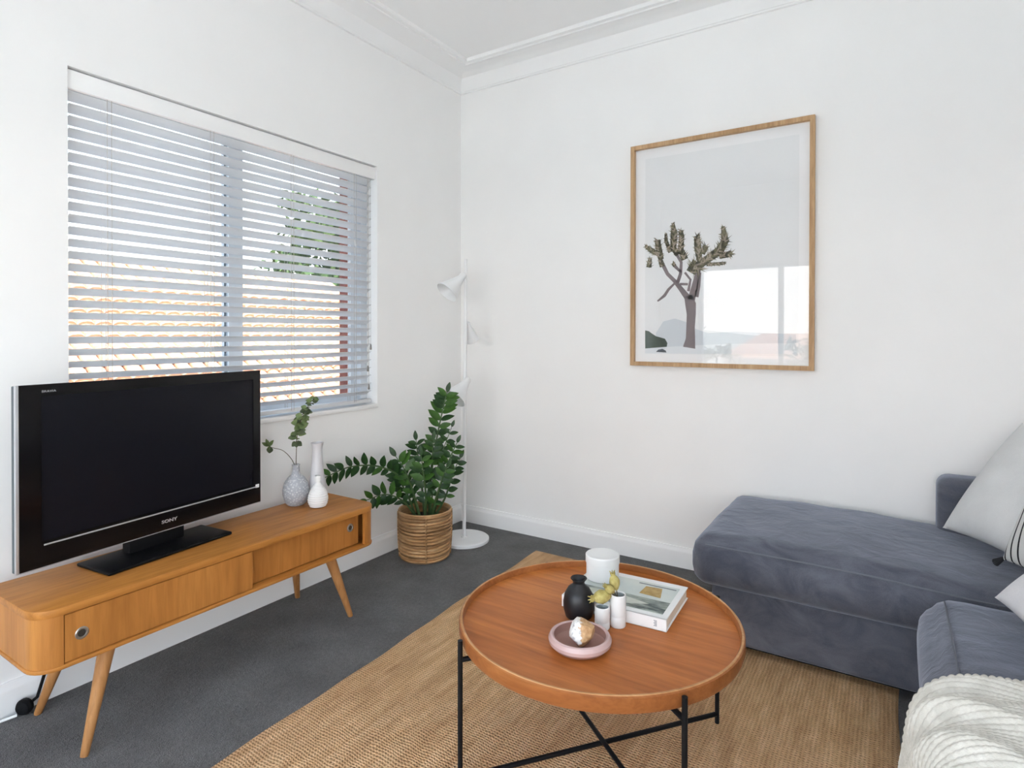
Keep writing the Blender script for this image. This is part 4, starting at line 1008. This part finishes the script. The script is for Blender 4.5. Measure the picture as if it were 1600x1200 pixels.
# ------------------------------------------------------------------ knitted throw over the seat
def throw():
    prof = [(3.30, 0.530), (3.10, 0.532), (2.90, 0.532), (2.82, 0.528), (2.765, 0.512), (2.728, 0.478), (2.712, 0.43), (2.704, 0.36), (2.699, 0.28), (2.697, 0.20), (2.700, 0.13)]
    path = bez([Vector((a, 0, b)) for a, b in prof], 900)
    acc = [0]
    for i in range(1, len(path)): acc.append(acc[-1] + (path[i] - path[i - 1]).length)
    tot = acc[-1]; ns, ny = 400, 400
    S = np.linspace(0, tot, ns); PX = np.interp(S, acc, [p.x for p in path]); PZ = np.interp(S, acc, [p.z for p in path])
    TX = np.gradient(PX, S); TZ_ = np.gradient(PZ, S); NX, NZ = TZ_, -TX
    y1, y0 = -1.60, -2.45
    edge = y1 - 0.155 * np.clip((S - 0.25) / 0.45, 0, 1) ** 1.3 - 0.05 * np.clip(S - 0.7, 0, None) - 0.012 * np.sin(S * 9)
    V = np.linspace(0, 1, ny) ** 1.15
    s = S[:, None]; yd = (edge[:, None] - y0) * V[None, :]
    def ridge(c, w, a): return a * np.exp(-((yd - c) / w) ** 2)
    ramp_in = np.clip(yd / 0.06, 0, 1)
    fold = ridge(0.035 + 0.0 * s, 0.032, 0.016)                                   # rolled border band
    fade = np.clip((0.80 - s) / 0.25, 0.12, 1)
    fold = fold + ridge(0.150 - 0.10 * (s - 0.45), 0.040, 0.020) * fade + ridge(0.255 - 0.55 * (s - 0.35), 0.030, 0.026) * fade + ridge(0.42 - 0.75 * (s - 0.35), 0.045, 0.024) * (0.4 + 0.6 * fade) + ridge(0.60 - 0.5 * (s - 0.45), 0.05, 0.02)
    fold = fold + 0.006 * np.sin(yd * 17 - s * 9 + 1.0) * np.clip(yd / 0.1, 0, 1)
    fold = fold + 0.004 * np.sin(yd * 31 + s * 13) * ramp_in
    # chunky knit: ribs of small v stitches
    rib = np.abs(np.sin(PI * (yd + 0.10 * s + 0.006 * np.sin(s * 14)) / 0.013)) ** 0.7
    st = 0.5 + 0.5 * np.sin(2 * PI * s / 0.0115 + 2.2 * np.abs(np.sin(PI * (yd + 0.10 * s) / 0.013)))
    border = np.exp(-(yd / 0.04) ** 4)
    brib = np.abs(np.sin(PI * s / 0.015)) ** 0.6
    knit = (0.0042 * rib * (0.55 + 0.45 * st)) * (1 - border) + 0.0062 * brib * border
    tuck = -0.020 * np.exp(-(yd / 0.005) ** 2)
    h = 0.007 + fold + knit + tuck
    X = PX[:, None] + NX[:, None] * h; Z = np.maximum(PZ[:, None] + NZ[:, None] * h, 0.06); Y = edge[:, None] - yd + 0 * s
    if (NX[200] * -0.6 + NZ[200]) < 0:
        X = PX[:, None] - NX[:, None] * h; Z = np.maximum(PZ[:, None] - NZ[:, None] * h, 0.06)
    mb = MB(); mb.v = [tuple(p) for p in np.stack([X, Y, Z], -1).reshape(-1, 3).tolist()]
    mb.f = [(i * ny + k, (i + 1) * ny + k, (i + 1) * ny + k + 1, i * ny + k + 1) for i in range(ns - 1) for k in range(ny - 1)]
    mb.mi = [0] * len(mb.f)
    o = mb.at('knitted_throw', 'knit', (2.75, -2.1, 0.0), 80)
    tag(o, 'cream chunky knit throw draped over the front sofa seat', 'throw')
throw()

# ------------------------------------------------------------------ outside the left window
M['tile_a'] = noisy('terracotta_a', (0.46, 0.20, 0.11), (0.68, 0.42, 0.28), 9, 0.85)
M['render'] = mat('cream_render', (0.70, 0.62, 0.52), 0.9)
M['bark'] = noisy('tree_bark', (0.07, 0.05, 0.035), (0.14, 0.10, 0.07), 12, 0.9)
M['fol_g'] = noisy('foliage_green', (0.035, 0.075, 0.02), (0.11, 0.16, 0.05), 3, 0.7)
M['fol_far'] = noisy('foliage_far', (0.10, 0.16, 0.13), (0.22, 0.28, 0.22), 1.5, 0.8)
M['grass'] = noisy('far_ground', (0.25, 0.27, 0.25), (0.36, 0.37, 0.36), 0.3, 0.95)
M['roof_far'] = mat('far_roof', (0.40, 0.25, 0.19), 0.9)
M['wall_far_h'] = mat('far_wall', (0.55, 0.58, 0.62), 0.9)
M['pane_far'] = mat('far_window', (0.08, 0.10, 0.13), 0.2)
house = thing('neighbour_house', (-10, 4, -4), 'neighbouring house with orange terracotta tile roof outside the window', 'house')
EX, EZ, RX, RZ = -7.0, -0.72, -12.4, 2.98
HY0, HY1 = -1.2, 9.4
sl = math.hypot(RX - EX, RZ - EZ); sd = Vector(((RX - EX) / sl, 0, (RZ - EZ) / sl)); nr_ = Vector((-sd.z, 0, sd.x)); nr_ = nr_ if nr_.z > 0 else -nr_
MB().box(-17.3, EX - 0.5, HY0 + 0.3, HY1 - 0.3, -4, -0.95).build('house_wall', 'render', house, 0)
roof = MB().add([(EX, HY0, EZ), (EX, HY1, EZ), (RX, HY1, RZ), (RX, HY0, RZ), (-17.8, HY1, EZ), (-17.8, HY0, EZ), (EX, HY0, EZ - 0.15), (EX, HY1, EZ - 0.15), (-17.8, HY1, EZ - 0.15), (-17.8, HY0, EZ - 0.15)],
                [(0, 1, 2, 3), (3, 2, 4, 5), (0, 6, 7, 1), (5, 4, 8, 9), (6, 9, 8, 7), (0, 3, 5, 9, 6), (1, 7, 8, 4, 2)]).build('roof', 'tile_a', house, 0)
TWd, TLn = 0.30, 0.43
def tile_mb(o, mb):
    # barrel tile: half round, tapered; o = base point on the roof plane
    vs = []
    for e, (rad, lift) in enumerate(((TWd * 0.50, 0.055), (TWd * 0.42, 0.012))):
        for k in range(7):
            a = PI * k / 6
            vs.append(o + sd * (TLn * 1.08 * e) + Vector((0, 1, 0)) * rad * math.cos(a) + nr_ * (lift + rad * 0.62 * math.sin(a)))
    fs = [(k, k + 1, 7 + k + 1, 7 + k) for k in range(6)] + [tuple(range(7))]
    mb.add(vs, fs)
tmesh = MB(); tile_mb(Vector((0, 0, 0)), tmesh); tme = tmesh.mesh('roof_tile', 'tile_a', 50)
rest = MB(); cells = []
nc = int(sl / TLn) + 1; nw = int((HY1 - HY0) / TWd)
for i in range(nc):
    for j in range(nw):
        p = Vector((EX, HY0 + TWd * (j + 0.5), EZ)) + sd * (i * TLn)
        if i * TLn + TLn * 0.6 > sl: continue
        # seen through the window?
        t = 2.651 / (2.651 - p.x); yy = -3.449 + (p.y + 3.449) * t; zz = 1.362 + (p.z - 1.362) * t
        vis = (-2.6 < yy < -0.7) and (0.85 < zz < 2.4)
        cells.append((not vis, (p - Vector((2.65, -3.45, 1.36))).length, p))
cells.sort(key=lambda c_: c_[:2])
for k, (nv, dist, p) in enumerate(cells):
    if k < 300 and not nv: inst('roof_tile', tme, roof, tuple(p - worldloc(roof)))
    else: tile_mb(p, rest)
tag(rest.build('roof_tile_field', 'tile_a', roof, 50), None, None, None, 'stuff')
rc = MB()
for j in range(int((HY1 - HY0) / 0.4)):
    y = HY0 + 0.4 * j
    rc.tube([(RX, y, RZ + 0.02), (RX, y + 0.42, RZ + 0.02)], [0.15, 0.12], 10)
rc.build('ridge_cap', 'tile_a', roof, 50)

def tree(name, base, h, crown, rad, nleaf, m, label, seed, lsize=0.16, group=None):
    r = random.Random(seed); o = thing(name, base, label, 'tree', group)
    b = Vector(base); c = Vector(crown)
    tr = MB().tube(bez([b, b + (c - b) * 0.5 + Vector((r.uniform(-.2, .2), r.uniform(-.2, .2), 0)), c], 8), [0.16 - 0.012 * i for i in range(9)], 8)
    for k in range(7):
        d = Vector((r.gauss(0, 1), r.gauss(0, 1), abs(r.gauss(0, 0.7)))).normalized(); s0 = b + (c - b) * r.uniform(0.55, 0.95)
        tr.tube([s0, s0 + Vector((d.x * rad[0], d.y * rad[1], d.z * rad[2])) * 0.7], [0.06, 0.015], 6)
    tr.build('trunk', 'bark', o)
    cl = [c + Vector((r.gauss(0, .5) * rad[0], r.gauss(0, .5) * rad[1], r.gauss(0, .5) * rad[2])) for _ in range(26)]
    n = nleaf; vs, fs = [], []
    for k in range(n):
        q = r.choice(cl); p = q + Vector((r.gauss(0, .17) * rad[0], r.gauss(0, .17) * rad[1], r.gauss(0, .17) * rad[2]))
        a = Vector((r.gauss(0, 1), r.gauss(0, 1), r.gauss(0, 1))).normalized(); bb = a.orthogonal().normalized(); s = lsize * r.uniform(0.6, 1.2); i0 = len(vs)
        vs += [p - a * s, p + bb * s * 0.4, p + a * s, p - bb * s * 0.4]; fs.append((i0, i0 + 1, i0 + 2, i0 + 3))
    me = bpy.data.meshes.new('foliage'); me.from_pydata([tuple(v - b) for v in vs], [], fs); me.materials.append(M[m])
    f = bpy.data.objects.new('foliage', me); COL.objects.link(f); f.parent = o; return o
tree('garden_tree', (-15, 12.4, -4), 6, (-15, 12.0, 4.7), (1.9, 2.1, 1.5), 3600, 'fol_g', 'leafy green tree outside the right half of the window', 31, 0.2)
tree('garden_tree', (-20.5, 3.1, -4), 8, (-20.5, 3.1, 4.4), (1.2, 1.0, 0.9), 2200, 'fol_g', 'small tree top beyond the tiled roof outside the left half of the window', 32, 0.18)

M['bounce_slab'] = noisy('pale_bounce_slab', (0.44, 0.44, 0.44), (0.52, 0.52, 0.52), 4, 0.8)
struct('floor_bounce_slab', MB().box(-1.5, XR + 2.6, -6.6, YN - 0.125, -0.2, -0.03).box(XR + 0.125, XR + 2.6, YN - 0.125, -2.2, -0.2, -0.03), 'bounce_slab', smooth=0)  # unseen slab added to bounce sunlight up into the room
struct('ceiling_sun_block', MB().box(XR + 0.125, XR + 1.75, -4.9, -2.4, 2.55, 2.7), 'ceil', smooth=0)  # unseen slab added to keep direct sun out of the side window
# ------------------------------------------------------------------ outlook behind the viewer (mirrored in the picture glass)
gnd = MB()
def hill(u, v):
    x = -60 + 130 * u; y = -8 - 90 * v
    z = -5 + 7.0 * v ** 1.3 + 0.7 * math.sin(x * 0.11) * v + 0.4 * math.sin(x * 0.23 + 1) * v
    return (x, y, z)
gnd.grid(hill, 40, 24); struct('ground_outside', gnd, 'grass', smooth=60)
struct('ground_yard', MB().box(-60, 60, -8.0, 30, -4.3, -4.0), 'grass', smooth=0)
rh = random.Random(41)
labs = ['pale house with red roof at the left of the mirrored outlook', 'pale house second from left in the mirrored outlook', 'pale house in the middle of the mirrored outlook', 'pale house right of centre in the mirrored outlook', 'pale house at the right end of the mirrored outlook']
for k, (x, y) in enumerate(((-22, -42), (-12, -36), (-3, -40), (5, -37), (14, -43))):
    vv = (-8 - y) / 90; z = -5 + 7.0 * vv ** 1.3 - 0.3
    h_ = thing('far_house', (x, y, z), labs[k], 'house', 'houses in the outlook')
    w, d, hh = rh.uniform(6, 8), 6, rh.uniform(2.6, 3.6)
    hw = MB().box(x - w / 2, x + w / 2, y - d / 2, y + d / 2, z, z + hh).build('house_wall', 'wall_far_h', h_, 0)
    MB().add([(x - w / 2 - .4, y - d / 2 - .4, z + hh), (x + w / 2 + .4, y - d / 2 - .4, z + hh), (x + w / 2 + .4, y + d / 2 + .4, z + hh), (x - w / 2 - .4, y + d / 2 + .4, z + hh), (x - w / 4, y, z + hh + 1.6), (x + w / 4, y, z + hh + 1.6)],
             [(0, 3, 2, 1), (0, 1, 5, 4), (2, 3, 4, 5), (1, 2, 5), (3, 0, 4)]).build('roof', 'roof_far', h_, 0)
    for q in (-0.28, 0.05, 0.3):
        MB().box(x + q * w - 0.5, x + q * w + 0.5, y + d / 2 - 0.02, y + d / 2 + 0.04, z + 1.0, z + 2.1).build('window', 'pane_far', hw, 0)
tl = ['at the far left', 'left of the middle house', 'beside the middle house', 'right of the middle house', 'at the far right', 'in front of the right house']
for k, (x, y) in enumerate(((-17, -28), (-7.5, -28), (0.5, -29), (9, -28), (20, -33), (14.5, -27))):
    vv = (-8 - y) / 90; z = -5 + 7.0 * vv ** 1.3 - 0.2
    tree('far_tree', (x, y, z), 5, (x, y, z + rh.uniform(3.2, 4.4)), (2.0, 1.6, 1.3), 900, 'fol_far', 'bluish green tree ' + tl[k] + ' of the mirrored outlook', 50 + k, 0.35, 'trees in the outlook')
